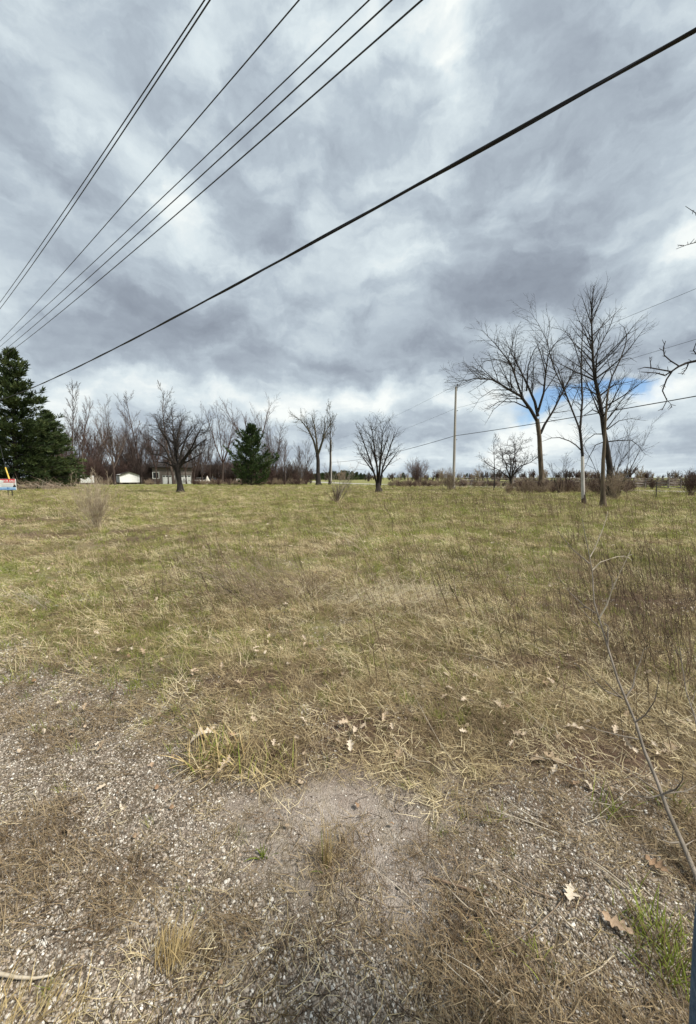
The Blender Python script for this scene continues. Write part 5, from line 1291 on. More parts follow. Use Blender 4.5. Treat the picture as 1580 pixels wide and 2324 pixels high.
# ------------------------------------------------------------------ near plants
def w5(cx, cy): return (1210.3 + cx * .2735, 1119.5 + cy * .2735)
def w6(cx, cy): return (1391.8 + cx * .2968, 1633.9 + cy * .2968)
def sapling():
    rr = random.Random(2)
    tr = [(1612, 2075), (1580, 1987), w6(520, 920), w6(420, 700), w6(340, 480), w5(920, 2130), w5(850, 1900), w5(765, 1700), w5(700, 1540), w5(620, 1280), w5(550, 1050), w5(505, 900), w5(490, 640), w5(470, 540), w5(405, 210)]
    base = gnd(1612, 2075)
    cum = [0]
    for a, b in zip(tr, tr[1:]): cum.append(cum[-1] + math.dist(a, b))
    def depth(v): return base[1] + (2.42 - base[1]) * min(1.0, max(0, (2075 - v) / (2075 - 1177))) ** 1.05
    e = empty('sapling', (base[0], base[1], hz(*base))); B = Vector(e.location)
    P_ = [Vector(at(u, v, depth(v))) - B for u, v in tr]; P_[0].z = -.05
    k = len(P_) - 1
    t = TS(); t.add([tuple(p) for p in P_], [.0108 * (1 - .82 * (c / cum[-1])) for c in cum], 8); t.build('stem', M['twig_grey'], e)
    br = [[w5(470, 585), w5(330, 470), w5(200, 310)], [w5(470, 530), w5(510, 460), w5(580, 290), w5(620, 160)], [w5(490, 640), w5(560, 570), w5(700, 525), w5(800, 530)],
          [w5(545, 1040), w5(610, 930), w5(655, 800), w5(700, 700), w5(810, 470)], [w5(655, 800), w5(655, 690)], [w5(520, 995), w5(420, 930), w5(300, 820), w5(190, 670)],
          [w5(550, 1110), w5(480, 1050), w5(370, 930)], [w5(480, 1050), w5(490, 1000)], [w5(620, 1270), w5(620, 1100), w5(575, 1065)], [w5(765, 1700), w5(830, 1600), w5(850, 1480), w5(890, 1390), w5(920, 1290)],
          [w5(740, 1700), w5(650, 1620), w5(560, 1510)], [w5(740, 1700), w5(600, 1640), w5(470, 1520), w5(360, 1420)], [w5(845, 1900), w5(930, 1840), w5(1010, 1720), w5(1050, 1500)],
          [w5(870, 2040), w5(720, 2010), w5(560, 1970), w5(420, 1920)], [w6(360, 575), w6(280, 595), w6(120, 575), w6(0, 510)], [w6(370, 570), w6(480, 530), w6(530, 460), w6(535, 380)],
          [w6(370, 565), w6(560, 545), w6(634, 500)], [w6(340, 540), w6(220, 460), w6(100, 380)], [w6(500, 935), w6(440, 940), w6(350, 910)], [w6(550, 960), w6(634, 910)]]
    for b in br:
        d0 = depth(b[0][1]); s = rr.uniform(-.12, .10); n = len(b) - 1
        pts = [Vector(at(u, v, d0 + s * i / n)) - B for i, (u, v) in enumerate(b)]
        r = .0042 if n > 1 else .003
        t = TS(); pl = [tuple(p) for p in pts]
        t.add(pl, [r * (1 - .72 * i / n) for i in range(n + 1)], 5)
        for q in range(n * 2):
            f = rr.random() * n * .99; j = int(f); p = lerp(pl[j], pl[j + 1], f - j); d = turn((pl[j + 1][0] - pl[j][0], pl[j + 1][1] - pl[j][1], pl[j + 1][2] - pl[j][2]), .8, rr); L_ = rr.uniform(.008, .035)
            t.add([p, (p[0] + d[0] * L_, p[1] + d[1] * L_, p[2] + d[2] * L_)], [.0018, .0012], 4)
        t.build('branch', M['twig_grey'] if rr.random() < .75 else M['twig_pale'], e)
    tag(e, 'slender leafless sapling leaning in from the lower right corner', 'sapling')
    # a second thin stem
    st = [w5(1400, 2150), w5(1340, 1850), w5(1270, 1650), w5(1215, 1280)]
    b2 = gnd(*st[0]); e = empty('sapling', (b2[0], b2[1], 0)); B = Vector(e.location)
    t = TS(); pts = [tuple(Vector(at(u, v, b2[1] + .35 * i / 3)) - B) for i, (u, v) in enumerate(st)]
    t.add(pts, [.005, .0042, .0035, .0018], 6); t.build('stem', M['twig_grey'], e)
    t = TS()
    for q in range(9):
        f = rr.random() * 2.9; j = int(f); p = lerp(pts[j], pts[j + 1], f - j); d = turn((0, .2, 1), .9, rr); L_ = rr.uniform(.05, .16)
        t.add([p, (p[0] + d[0] * L_ * .5, p[1] + d[1] * L_ * .5, p[2] + d[2] * L_ * .6), (p[0] + d[0] * L_, p[1] + d[1] * L_, p[2] + d[2] * L_ * 1.1)], [.002, .0016, .001], 4)
    t.build('branch', M['twig_grey'], e); tag(e, 'shorter thin grey stem right of the leaning sapling', 'sapling')
sapling()
def side_tree():
    """tree out to the right whose branches reach into view"""
    rr = random.Random(12); B = Vector((6.6, 5.4, 0)); e = empty('bare_tree', B)
    t = TS(); tp = [(0, 0, -.1), (-.05, 0, 1.5), (-.02, .05, 3.2), (.06, .1, 5.4), (.02, .1, 7.6)]; t.add(tp, [.15, .12, .10, .075, .02], 9); t.build('trunk', M['bark_grey'], e)
    Y = 5.0
    def w(u, v, y=0.0): return tuple(Vector(at(u, v, Y + y)) - B)
    mains = [([(1620, 808), (1580, 819), (1558, 824), (1540, 832), (1524.6, 842.7), (1509, 852)], .019),
             ([(1526, 842), (1513, 861), (1503.7, 887), (1514, 909), (1502.4, 931)], .010), ([(1509, 852), (1490.7, 846.6), (1454, 844)], .009), ([(1522, 843), (1477.7, 835), (1463, 833.6), (1450, 837.5)], .009),
             ([(1477.7, 835), (1474.6, 810)], .006), ([(1540, 830), (1522, 819), (1507.6, 806), (1506, 788), (1510.8, 774)], .009), ([(1562, 826), (1558, 837), (1548, 850.5)], .008),
             ([(1600, 812), (1582, 806), (1574, 795), (1580, 778)], .009), ([(1555.8, 468), (1580, 484), (1625, 500)], .006), ([(1535, 565), (1558, 556), (1580, 550), (1630, 540)], .006), ([(1537, 556), (1552, 557)], .004), ([(1514, 909), (1522, 916), (1526, 925)], .004)]
    for pts, r in mains:
        L_ = [w(u, v, rr.uniform(-.04, .04) + .0 * i) for i, (u, v) in enumerate(pts)]
        if r == .006 and pts[0][1] < 600: L_ = [(x, y, z) for x, y, z in L_]
        t = TS(); n = len(L_) - 1
        t.add(L_, [r * (1 - .6 * i / n) if pts[0][1] > 600 else r * (.4 + .6 * i / n) for i in range(n + 1)], 6)
        for q in range(n * 2):
            f = rr.random() * n * .99; j = int(f); p = lerp(L_[j], L_[j + 1], f - j); d = turn((L_[j + 1][0] - L_[j][0], L_[j + 1][1] - L_[j][1], L_[j + 1][2] - L_[j][2]), .9, rr); s = rr.uniform(.02, .07)
            t.add([p, (p[0] + d[0] * s, p[1] + d[1] * s, p[2] + d[2] * s)], [.004, .0025], 4)
        t.build('branch', M['bark_dark'], e)
    t = TS()
    for a, b in ((w(1620, 808), (-.02, .05, 3.0)), (w(1625, 500), (.03, .08, 4.6)), (w(1630, 540), (.03, .08, 4.3))):
        m = lerp(a, b, .5); t.add([b, (m[0], m[1], m[2] + .15), a], [.04, .03, .019 if b[2] < 4 else .007], 6)
    t.build('limb', M['bark_grey'], e)
    c = TS(); grow(c, tp, .08, .03, 0, spec(MAPLE, n=[9, 6, 4], rmin=.003, **{'from': [.72, .2, .2]}), rr)
    c2 = TS()
    for k, L_ in c.g.items():
        for p, r in L_:
            if all(q[0] > -.6 for q in p): c2.add(p, r, k[1])
    c2.build('crown', M['bark_dark'], e)
    tag(e, 'bare tree at the right edge reaching a crooked dark branch into view', 'tree')
side_tree()

def tuft(name, u, v, n, l0, l1, spread, mt, label, cat='grass tuft', lean=(5, 50), w=.0022, az=None, seed=1, curl=.5, extra=None, group=None):
    x, y = gnd(u, v); e = empty(name, (x, y, hz(x, y)))
    rr = random.Random(seed); V, Fc = [], []
    for i in range(n):
        a0 = rr.uniform(0, math.tau); q = spread * math.sqrt(rr.random()); px, py, pz = q * math.cos(a0), q * math.sin(a0) * .7, -.01
        a = rr.gauss(az[0], az[1]) if az else rr.uniform(0, math.tau)
        le = math.radians(rr.uniform(*lean)); L_ = rr.uniform(l0, l1); ww = w * rr.uniform(.6, 1.3); cu = rr.uniform(0, curl); tw = rr.uniform(-.8, .8); b0 = len(V); seg = 5
        for s in range(seg + 1):
            f = s / seg; wd = ww * (1 - .9 * f ** 2); V.append((px - math.sin(a + tw) * wd, py + math.cos(a + tw) * wd, pz)); V.append((px + math.sin(a + tw) * wd, py - math.cos(a + tw) * wd, pz + .3 * wd))
            px += L_ / seg * math.sin(le) * math.cos(a); py += L_ / seg * math.sin(le) * math.sin(a); pz = max(pz + L_ / seg * math.cos(le), .004); le = min(le + cu * .6, 1.9); a += rr.uniform(-.15, .15)
        Fc += [(b0 + 2 * s, b0 + 2 * s + 1, b0 + 2 * s + 3, b0 + 2 * s + 2) for s in range(seg)]
    link('blades', mesh_np('blades', V, Fc), mt, e)
    if extra:
        k, (m2, n2, la, lb) = 0, extra
        V2, F2 = [], []
        for i in range(n2):
            a = rr.uniform(0, 6.28); px, py, pz = rr.gauss(0, spread * .5), rr.gauss(0, spread * .4), -.005; le = rr.uniform(.1, .7); L_ = rr.uniform(la, lb); b0 = len(V2); ww = w * rr.uniform(.8, 1.4)
            for s in range(5):
                f = s / 4; wd = ww * (1 - .92 * f ** 2); V2 += [(px - math.sin(a) * wd, py + math.cos(a) * wd, pz), (px + math.sin(a) * wd, py - math.cos(a) * wd, pz)]
                px += L_ / 4 * math.sin(le) * math.cos(a); py += L_ / 4 * math.sin(le) * math.sin(a); pz += L_ / 4 * math.cos(le); le += .18
            F2 += [(b0 + 2 * s, b0 + 2 * s + 1, b0 + 2 * s + 3, b0 + 2 * s + 2) for s in range(4)]
        link('green_blades', mesh_np('green_blades', V2, F2), m2, e)
    tag(e, label, cat, group); return e
tuft('grass_tuft', 500, 1745, 150, .10, .26, .17, M['gold'], 'tan and green tuft on the near mound, around a big pale leaf', w=.0028, seed=31, lean=(5, 75), extra=(M['green'], 50, .08, .2))
tuft('grass_tuft', 610, 1770, 130, .08, .20, .16, M['straw'], 'drier tan tuft on the right slope of the near mound', w=.0024, seed=32, lean=(15, 80), extra=(M['green'], 18, .08, .16))
tuft('grass_tuft', 585, 1690, 110, .08, .22, .20, M['straw_dark'], 'brown tangled dead tuft on top of the near mound', w=.0016, seed=33, lean=(30, 85), curl=.8)
tuft('grass_tuft', 745, 1700, 130, .08, .22, .18, M['straw_dark'], 'dark brown tangle behind the bare sandy patch', w=.0016, seed=34, lean=(30, 88), curl=.8)
tuft('grass_tuft', 388, 2185, 110, .07, .16, .06, M['gold'], 'golden dry tuft on the gravel at lower left', w=.0016, seed=35, lean=(3, 40), az=(1.2, .7))
tuft('grass_tuft', 320, 2170, 40, .04, .09, .05, M['straw'], 'small tan tuft left of the golden one', w=.0014, seed=36)
tuft('grass_tuft', 470, 2190, 45, .05, .12, .07, M['straw'], 'thin tan tuft right of the golden one', w=.0013, seed=37, lean=(3, 35))
tuft('grass_tuft', 742, 1968, 16, .10, .26, .018, M['gold'], 'pale straight blades standing at the edge of the sandy patch', w=.0024, seed=38, lean=(0, 14), curl=.06, extra=(M['green'], 4, .08, .14))
tuft('grass_tuft', 550, 2110, 90, .05, .13, .09, M['straw_dark'], 'dark brown tuft right of the gravel centre', w=.0014, seed=39, lean=(10, 60), az=(3.4, .8))
tuft('grass_tuft', 600, 1945, 14, .04, .09, .02, M['green'], 'few short green blades left of the sandy patch', w=.003, seed=40, lean=(5, 50))
tuft('grass_tuft', 1085, 2165, 22, .05, .11, .05, M['straw'], 'sparse tan tuft right of the sandy patch', w=.0016, seed=42, extra=(M['green'], 10, .04, .09))
tuft('grass_tuft', 1225, 2200, 26, .06, .14, .06, M['straw_dark'], 'brown and green tuft beside the long fallen stalks', w=.0018, seed=43, extra=(M['green'], 14, .05, .1))
tuft('grass_tuft', 1520, 2230, 60, .10, .24, .10, M['straw'], 'tall pale tuft by the blue trouser leg', w=.0018, seed=44, lean=(5, 45), extra=(M['green'], 60, .08, .2))
tuft('grass_tuft', 1478, 2130, 30, .06, .14, .10, M['straw'], 'low green tuft behind the large tan leaf', w=.002, seed=45, extra=(M['green'], 60, .06, .14))
tuft('grass_tuft', 1530, 1850, 20, .06, .14, .06, M['straw'], 'broad green blades right of the sapling', w=.0024, seed=46, extra=(M['green'], 16, .12, .2))
tuft('grass_tuft', 1390, 1860, 16, .06, .12, .08, M['straw'], 'green blades left of the sapling on gravel', w=.002, seed=47, extra=(M['green'], 22, .08, .16))
tuft('grass_tuft', 1110, 1870, 14, .06, .12, .05, M['straw'], 'small green tuft on gravel right of the sandy patch', w=.002, seed=48, extra=(M['green'], 12, .06, .12))
tuft('seedling_plant', 990, 1640, 60, .03, .07, .06, M['green'], 'bright green feathery seedling among the dead leaves', 'seedling', w=.0024, seed=49, lean=(20, 80))
tuft('grass_tuft', 80, 1630, 70, .08, .2, .16, M['straw_dark'], 'dry tuft at the left edge of the gravel', w=.0016, seed=50, lean=(30, 85))
tuft('grass_tuft', 30, 2290, 80, .06, .14, .10, M['gold'], 'golden tuft in the lower left corner', w=.0015, seed=51, lean=(10, 60), az=(1.0, .7))
tuft('grass_tuft', 110, 2320, 70, .06, .13, .10, M['gold'], 'golden grass patch at the bottom edge left', w=.0015, seed=52, lean=(20, 70), az=(.8, .7))

def weed_clump(u, v, n, l0, l1, spread, az, lean, mt, label, seed, r=.0028, twigs=7, curve=.10):
    x, y = gnd(u, v); e = empty('weed_clump', (x, y, hz(x, y))); r *= .8; rr = random.Random(seed); t, t2 = TS(), TS()
    for i in range(n):
        p = (rr.gauss(0, spread), rr.gauss(0, spread * .5), -.02); a = rr.gauss(*az); le = math.radians(rr.uniform(*lean)); L_ = rr.uniform(l0, l1)
        pts = [p]; 
        for s in range(6):
            p = (p[0] + L_ / 6 * math.sin(le) * math.cos(a), p[1] + L_ / 6 * math.sin(le) * math.sin(a), max(.01, p[2] + L_ / 6 * math.cos(le))); le += rr.uniform(0, curve * 2); a += rr.gauss(0, .06); pts.append(p)
        t.add(pts, [r * (1 - .75 * s / 6) for s in range(7)], 3)
        for q in range(twigs):
            f = rr.uniform(2.4, 5.95); j = int(f); p0 = lerp(pts[j], pts[j + 1], f - j); d = turn((pts[j + 1][0] - pts[j][0], pts[j + 1][1] - pts[j][1], pts[j + 1][2] - pts[j][2]), .6, rr); s = rr.uniform(.04, .16)
            t2.add([p0, (p0[0] + d[0] * s * .5, p0[1] + d[1] * s * .5, p0[2] + d[2] * s * .5), (p0[0] + d[0] * s, p0[1] + d[1] * s, max(.01, p0[2] + d[2] * s - .01))], [r * .55, r * .4, r * .25], 3)
    t.build('stalks', mt[0], e); tag(t2.build('seed_heads', mt[1], e), kind='stuff'); tag(e, label, 'weeds'); return e
LE = math.pi
weed_clump(640, 1385, 60, .7, 1.25, .32, (LE * .93, .30), (25, 62), (M['twig_tan'], M['twig_straw']), 'wind-bent brown weed clump sweeping left at mid field', 101)
weed_clump(560, 1370, 40, .5, 1.0, .30, (LE * .95, .3), (25, 60), (M['stem_dark'], M['twig_pale']), 'thinner bent weeds left of the swept brown clump', 102)
weed_clump(720, 1360, 46, .5, 1.0, .35, (LE * .95, .35), (20, 60), (M['twig_tan'], M['twig_tan']), 'tan bent weeds behind the swept brown clump', 106)
weed_clump(800, 1385, 190, .3, .9, .46, (.5, 1.1), (45, 86), (M['straw_pale'], M['straw']), 'pale flattened straw clump lying to the right at mid field', 103, .0022, 5, .12)
weed_clump(940, 1350, 110, .3, .6, .28, (1.5, 1.6), (20, 80), (M['straw_pale'], M['straw_pale']), 'pale arching straw mound at the right of the flattened clump', 104, .0026, 5, .25)
weed_clump(830, 1262, 9, .7, 1.3, .14, (LE * .9, .25), (12, 44), (M['straw_pale'], M['straw_pale']), 'tall pale stalks leaning left in the middle of the field', 105, .0032, 14, .16)
weed_clump(965, 1400, 16, .6, 1.1, .40, (LE, .3), (10, 30), (M['stem_dark'], M['stem_dark']), 'few dark upright weeds right of the pale straw', 107, .003, 8, .03)
weed_clump(1010, 1330, 22, .5, .9, .5, (LE, .4), (6, 26), (M['stem_dark'], M['stem_dark']), 'dark upright weeds in front of the green strip', 108, .003, 8, .03)
weed_clump(110, 1385, 16, .3, .75, .06, (LE * .93, .25), (55, 84), (M['twig_pale'], M['twig_pale']), 'pale dead branching weed lying at the left edge', 109, .0035, 6, .0)
weed_clump(330, 1345, 30, .3, .6, .25, (.2, .5), (65, 88), (M['stem_dark'], M['twig_tan']), 'dark flattened weeds on the grass at left', 110, .0028, 4, .0)

def stick(name, uv, r, mt, label, lift=.012, cat='stick', group=None, heights=None):
    P_ = []
    for i, (u, v) in enumerate(uv):
        if heights and heights[i] > 0:
            x, y = gnd(u, v); k = 1 - heights[i] / EYE; P_.append((x * k, y * k, heights[i] + hz(x, y)))
        else:
            x, y = gnd(u, v); P_.append((x, y, hz(x, y) + lift))
    o = P_[0]; t = TS(); n = len(P_) - 1; t.add([(p[0] - o[0], p[1] - o[1], p[2] - o[2]) for p in P_], [r * (1 - .5 * i / n) for i in range(n + 1)], 5)
    ob = t.build(name, mt); ob.location = o; tag(ob, label, cat, group); return ob
stick('fallen_stick', [(-10, 2202), (40, 2213), (80, 2216), (118, 2211)], .006, M['twig_pale'], 'pale curved stick at the lower left edge', .02)
stick('fallen_stick', [(318, 1656), (335, 1650), (357, 1640)], .006, M['twig_pale'], 'short white stick on the gravel at left', .012)
stick('dark_twig', [(253, 1598), (262, 1572), (267, 1546)], .005, M['stem_dark'], 'dark forked twig poking up from the gravel at left', heights=[0.0, .05, .12])
stick('dark_twig', [(264, 1556), (285, 1568), (322, 1573)], .004, M['stem_dark'], 'dark twig lying off the forked one', heights=[.10, .04, .012])
stick('dark_twig', [(975, 2010), (1020, 2028), (1110, 2062)], .006, M['stem_dark'], 'dark stick lying right of the sandy patch', .015)
stick('dark_twig', [(1040, 1995), (1030, 1960), (1012, 1925)], .003, M['stem_dark'], 'thin dark twig upright by the sandy patch', heights=[0, .05, .1])
stick('fallen_stick', [(145, 1530), (240, 1490), (300, 1464), (350, 1455)], .006, M['twig_tan'], 'long tan stick lying behind the gravel at left', .02)
stick('fallen_stick', [(745, 1950), (800, 1890), (845, 1845)], .002, M['stem_dark'], 'thin dark stalk over the sandy patch', heights=[0, .03, .05])
rr = random.Random(77)
for i in range(44):
    u, v = rr.uniform(960, 1590), rr.uniform(1760, 2330) if i > 12 else rr.uniform(1480, 1760)
    ln = rr.uniform(90, 330) * (.6 + .4 * (v - 1480) / 850); a = math.radians(rr.gauss(38, 16)) if rr.random() < .8 else math.radians(rr.gauss(-20, 25))
    uv = []; c = rr.gauss(0, .25)
    for k in range(5):
        f = k / 4; uv.append((u - ln * f * math.cos(a + c * f), v - ln * f * math.sin(a + c * f)))
    if min(p[1] for p in uv) < 1350: continue
    stick('dry_stalk', uv, rr.uniform(.0018, .0034), M['twig_pale'] if rr.random() < .75 else M['twig_tan'], 'long thin dry stalk fallen across ' + ('gravel at lower right' if i > 12 else 'thatch right of the near mound'), group='dry stalks on gravel at lower right' if i > 12 else 'dry stalks in thatch', cat='stalk', heights=[0.0, .02, .035, .03, .012])

# dead oak leaves
def oak_leaf(k):
    rr = random.Random(200 + k); n = 16; V, Fc = [], []; lob = rr.uniform(3.0, 4.2)
    cu, cv = rr.uniform(-.6, 1.0), rr.uniform(.3, 1.4)
    for i in range(n + 1):
        f = i / n; wd = (.06 if i == 0 else (.30 * math.sin(math.pi * (f ** .8)) ** .8 + .02) * (.66 + .34 * math.cos(math.tau * lob * (f - .12)))) * rr.uniform(.88, 1.1)
        x = f - .5; mid = -.25 * cu * (2 * x) ** 2 + .05 * math.sin(5 * f + k)
        for s in (-1, -.5, 0, .5, 1):
            V.append((x + .05 * abs(s), s * wd * (1.0 + .14 * (1 if s > 0 else -1) * math.sin(9 * f + k)), mid + cv * abs(s) ** 1.6 * wd * .55 + rr.gauss(0, .022) * abs(s)))
    for i in range(n):
        for j in range(4): a = i * 5 + j; Fc.append((a, a + 1, a + 6, a + 5))
    b = len(V); V += [(-.5, -.012, V[2][2]), (-.5, .012, V[2][2]), (-.72, .006, V[2][2] + .03), (-.72, -.006, V[2][2] + .03)]; Fc.append((b, b + 1, b + 2, b + 3))
    me = mesh_np('oak_leaf', V, Fc); return me
LEAF = [oak_leaf(k) for k in range(8)]; LEAF_B = [oak_leaf(k + 20) for k in range(3)]
for m_ in LEAF: m_.materials.append(M['leaf'])
for m_ in LEAF_B: m_.materials.append(M['leaf_brown'])
def crop(ox, oy, L_): return [(ox + a * .5, oy + b * .5) for a, b in L_]
LV = crop(0, 1149.8, [(190, 218), (430, 298), (415, 300), (740, 305), (805, 398), (845, 440), (650, 455), (445, 460), (270, 555), (440, 575), (445, 600), (875, 545), (780, 565), (885, 570), (915, 490), (770, 615), (660, 622), (890, 605), (990, 645), (1000, 680), (1150, 600), (1225, 580), (1220, 625), (1215, 650), (1165, 685), (1165, 705), (1330, 605), (1385, 640), (1385, 668), (1415, 668), (1475, 695), (650, 690), (735, 725), (575, 715), (885, 785), (1010, 775), (1300, 485), (1330, 510), (1120, 350), (1555, 805), (600, 665), (540, 670), (490, 710), (440, 715)])
LV += crop(789.7, 1149.8, [(790, 440), (730, 480), (205, 468), (235, 482), (600, 600), (290, 665), (165, 690), (225, 700), (870, 715), (355, 745), (295, 768), (580, 805), (920, 810), (445, 805), (1490, 465), (1465, 685), (1400, 730), (1360, 755), (30, 660)])
LV += crop(0, 1512.9, [(885, 60), (1010, 45), (425, 135), (390, 210), (275, 190), (1080, 125), (1070, 195), (1030, 212), (965, 350), (1055, 385), (945, 525), (1385, 345), (1155, 318), (1555, 78), (465, 402), (300, 742), (460, 562), (1560, 345), (1350, 415), (1245, 435), (1530, 430), (5, 112)])
LV += crop(789.7, 1512.9, [(575, 75), (920, 85), (895, 95), (740, 163), (790, 160), (825, 155), (435, 193), (528, 200), (558, 208), (455, 150), (340, 145), (160, 308), (95, 325), (215, 295), (200, 350), (70, 358), (30, 380), (50, 410), (10, 445), (520, 350), (765, 360), (800, 370), (742, 410), (955, 375), (1205, 288), (1210, 330), (1270, 398), (1390, 395), (1405, 440), (1440, 432), (1570, 460), (1300, 570), (935, 515), (1300, 435), (1510, 265), (1100, 580)])
rr = random.Random(55)
def leaf(u, v, size, me, label, group=None, rz=None, tilt=.42, lift=.026):
    x, y = gnd(u, v); o = link('oak_leaf', me); s = size
    o.location = (x, y, hz(x, y) + lift); o.scale = (s, s, s)
    o.rotation_euler = (rr.gauss(0, tilt), rr.gauss(0, tilt), rr.uniform(0, 6.28) if rz is None else rz); tag(o, label, 'leaf', group)
for (u, v) in LV:
    br_ = rr.random() < .14
    far_ = max(0, (1500 - v) / 350)
    if v < 1420: zone = 'in grass at mid field' if u > 500 else 'in grass left of the weed clump'
    elif u < 420: zone = 'on the gravel at left' if v > 1530 else 'where grass meets gravel at left'
    elif u < 780: zone = 'on or round the near mound' if v > 1560 else 'in thatch behind the near mound'
    elif u < 1000: zone = 'at the back rim of the sandy patch' if v > 1600 else 'in straw behind the sandy patch'
    elif u < 1320: zone = 'in thatch at right of centre' if v < 1680 else 'on the gravel at right of centre'
    else: zone = 'round the leaning sapling' if v > 1560 else 'among the dark weed stalks at right'
    leaf(u, v, rr.uniform(.042, .072) * (1 + .5 * far_), rr.choice(LEAF_B if br_ else LEAF), ('brown' if br_ else 'pale') + ' dead oak leaf lying ' + zone, ('brown' if br_ else 'pale') + ' oak leaves ' + zone, lift=.020 + .024 * (v < 1740))
F_ = lambda a, b: (789.7 + a * .5, 1900 + b * .5)
D_ = lambda a, b: (789.7 + a * .5, 1512.9 + b * .5)
C_ = lambda a, b: (a * .5, 1512.9 + b * .5)
leaf(*F_(1215, 475), .092, LEAF_B[2], 'large tan leaf lying flat on gravel at the lower right', rz=-.85, tilt=.08)
leaf(*F_(1005, 322), .085, LEAF[1], 'pale leaf on gravel above and left of the large tan one', rz=1.0, tilt=.2)
leaf(*F_(1400, 170), .08, LEAF_B[0], 'grey-brown leaf low beside the sapling stem', rz=2.0, tilt=.2)
leaf(*D_(230, 455), .095, LEAF[2], 'bright pale leaf at the right rim of the sandy patch', rz=1.1, tilt=.25)
leaf(*D_(860, 468), .085, LEAF[3], 'left leaf of the bright pair on gravel at right', rz=-.3, tilt=.2)
leaf(*D_(925, 470), .105, LEAF[4], 'right leaf of the bright pair on gravel at right', rz=-.4, tilt=.2)
leaf(*D_(1020, 575), .08, LEAF_B[1], 'tan folded leaf just below the bright pair', rz=.3, tilt=.2)
leaf(*D_(1470, 395), .12, LEAF[5], 'broad pale leaf right of the sapling stem', rz=.5, tilt=.15)
leaf(*D_(1030, 325), .11, LEAF[6], 'wide pale leaf in thatch left of the sapling stem', rz=-.4, tilt=.2)
leaf(*D_(685, 218), .09, LEAF[7], 'pale upright-curled leaf in thatch at centre right', rz=-1.0, tilt=.3)
leaf(*D_(295, 42), .08, LEAF[1], 'small pale leaf behind the green seedling', rz=1.2)
leaf(*C_(920, 375), .14, LEAF[5], 'biggest cream leaf caught in the tuft on the near mound', rz=.4, tilt=.25, lift=.05)
leaf(*C_(1020, 508), .10, LEAF[4], 'pale leaf at the foot of the near mound', rz=1.2, tilt=.3)
o_ = D_(1170, 92)
leaf(o_[0], o_[1], .05, LEAF_B[2], 'small red-brown scrap of leaf beneath the sapling', rz=.2)

# ------------------------------------------------------------------ the person at the lower right edge, in jeans
def skinned(name, verts, edges, radii, mt, parent, sub=2):
    me = bpy.data.meshes.new(name); me.from_pydata(verts, edges, []); me.update()
    o = bpy.data.objects.new(name, me); col.objects.link(o)
    sm = o.modifiers.new('skin', 'SKIN'); sm.use_smooth_shade = True
    for i, r in enumerate(radii):
        v = me.skin_vertices[0].data[i]; v.radius = r if isinstance(r, tuple) else (r, r); v.use_root = (i == 0)
    ss = o.modifiers.new('smooth', 'SUBSURF'); ss.levels = sub; ss.render_levels = sub
    bpy.context.view_layer.update()
    m2 = bpy.data.meshes.new_from_object(o.evaluated_get(bpy.context.evaluated_depsgraph_get()))
    bpy.data.objects.remove(o); m2.name = name
    m2.polygons.foreach_set('use_smooth', np.ones(len(m2.polygons), bool))
    m2.materials.clear()
    return link(name, m2, mt, parent)
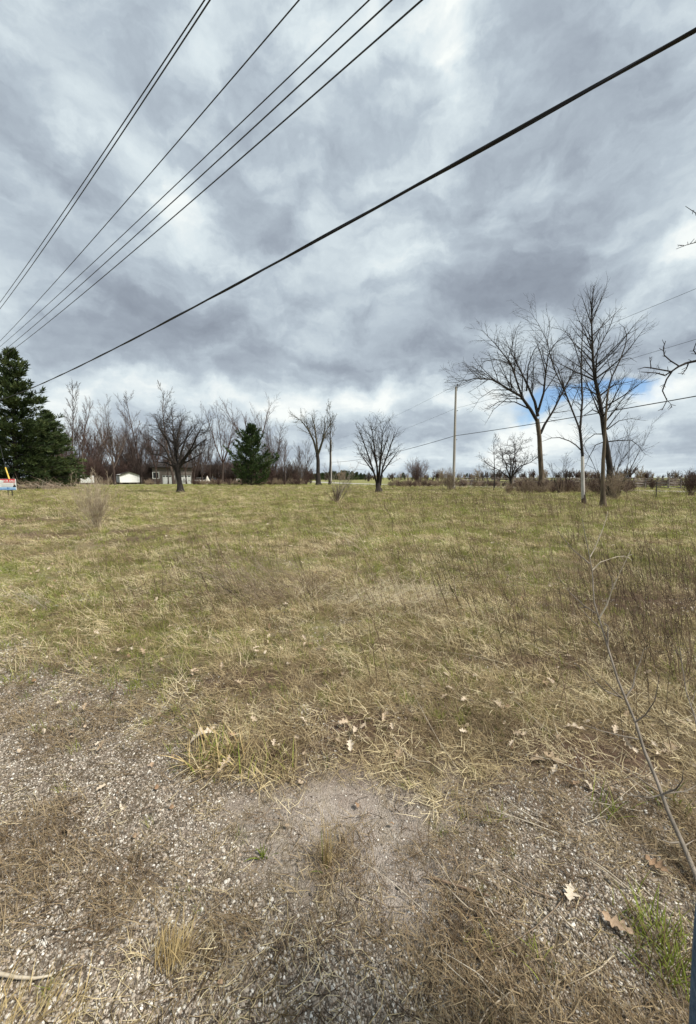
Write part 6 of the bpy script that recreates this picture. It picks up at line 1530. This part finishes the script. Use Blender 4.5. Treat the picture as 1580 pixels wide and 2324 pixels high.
def person():
    e = empty('person', (.855, .60, hz(.905, .6)), math.radians(-8))
    skin = material('skin', [(.42, .27, .20), (.50, .33, .25), (.55, .37, .29)], 8, .6)
    coat = material('jacket_cloth', [(.03, .035, .045), (.05, .055, .065), (.07, .075, .09)], 40, .95, bump=.3)
    # body: head, neck, torso, arms with hands, legs, one surface
    V = [(0, 0, .98), (0, 0, 1.12), (0, -.005, 1.28), (0, 0, 1.42), (0, .01, 1.50), (0, .025, 1.56), (0, .035, 1.63), (0, .03, 1.70)]
    E = [(i, i + 1) for i in range(7)]; R = [(.15, .11), (.14, .10), (.16, .105), (.12, .08), (.055, .055), (.062, .07), (.075, .092), (.062, .075)]
    for s in (-1, 1):
        b = len(V); V += [(s * .17, 0, 1.40), (s * .225, -.10, 1.14), (s * .13, -.20, .98), (s * .09, -.215, .93), (s * .06, -.22, .88)]; R += [.062, .046, .034, (.022, .040), (.016, .040)]
        E += [(3, b), (b, b + 1), (b + 1, b + 2), (b + 2, b + 3), (b + 3, b + 4)]
        c = len(V); V += [(s * .10, 0, .90), (s * .115, .01, .50), (s * .12, -.01, .10), (s * .12, -.01, .05), (s * .125, .12, .035)]; R += [.09, .062, .045, .042, .038]
        E += [(0, c), (c, c + 1), (c + 1, c + 2), (c + 2, c + 3), (c + 3, c + 4)]
    body = skinned('body', V, E, R, skin, e)
    for s in (-1, 1):
        for k, (dy, L_) in enumerate(((-.030, .062), (-.010, .074), (.011, .078), (.032, .070))):
            x, y, z = s * .06 + dy * s, -.222, .875
            skinned('finger', [(x, y, z + .02), (x, y - .003, z - L_ * .45), (x, y + .002, z - L_ * .8), (x, y + .012, z - L_ * 1.05)], [(0, 1), (1, 2), (2, 3)], [.010, .009, .0085, .0075], skin, body, 1)
        skinned('thumb', [(s * .10, -.222, .91), (s * .125, -.23, .88), (s * .135, -.226, .85)], [(0, 1), (1, 2)], [.012, .011, .009], skin, body, 1)
    # jeans: hips and two tapering legs
    V = [(0, 0, .98), (0, 0, 1.06)]; E = [(0, 1)]; R = [(.165, .125), (.155, .118)]
    for s in (-1, 1):
        b = len(V); V += [(s * .10, 0, .88), (s * .11, .005, .70), (s * .117, .012, .50), (s * .12, .0, .30), (s * .12, -.012, .09)]; R += [.108, .098, .082, .078, .075]
        E += [(0, b), (b, b + 1), (b + 1, b + 2), (b + 2, b + 3), (b + 3, b + 4)]
    skinned('jeans', V, E, R, M['denim'], e)
    V = [(0, 0, 1.04), (0, 0, 1.16), (0, -.005, 1.30), (0, 0, 1.42), (0, .008, 1.47)]; E = [(i, i + 1) for i in range(4)]; R = [(.175, .13), (.165, .125), (.18, .128), (.13, .095), (.07, .07)]
    for s in (-1, 1):
        b = len(V); V += [(s * .175, 0, 1.41), (s * .228, -.10, 1.14), (s * .135, -.198, .99)]; R += [.078, .062, .050]; E += [(3, b), (b, b + 1), (b + 1, b + 2)]
    skinned('jacket', V, E, R, coat, e)
    skinned('hair', [(0, .0, 1.71), (0, -.03, 1.68), (0, -.045, 1.61)], [(0, 1), (1, 2)], [(.085, .09), (.085, .075), (.07, .055)], material('hair', [(.03, .02, .014), (.05, .034, .024), (.07, .05, .035)], 30, .7), body)
    skinned('nose', [(0, .105, 1.645), (0, .132, 1.615), (0, .118, 1.605)], [(0, 1), (1, 2)], [.010, .014, .012], skin, body, 1)
    for s in (-1, 1):
        skinned('ear', [(s * .078, .02, 1.655), (s * .088, .012, 1.63), (s * .08, .02, 1.605)], [(0, 1), (1, 2)], [(.008, .016), (.008, .018), (.006, .010)], skin, body, 1)
        MB().poly([(s * .03 + .013 * math.cos(a * .7854), .118, 1.65 + .008 * math.sin(a * .7854)) for a in range(8)], [tuple(range(8))]).build('eye', M['black'], body)
        skinned('shoe', [(s * .12, -.05, .05), (s * .122, .04, .05), (s * .127, .15, .04), (s * .128, .20, .035)], [(0, 1), (1, 2), (2, 3)], [(.045, .05), (.048, .05), (.048, .04), (.035, .03)], M['black'], e)
    MB().box(-.024, .024, .112, .122, 1.583, 1.588).build('mouth', material('lips', [(.35, .14, .12), (.4, .17, .15), (.42, .2, .17)], 9), body)
    tag(e, 'person in blue denim jeans, only a trouser leg showing at the lower right edge', 'person')
person()
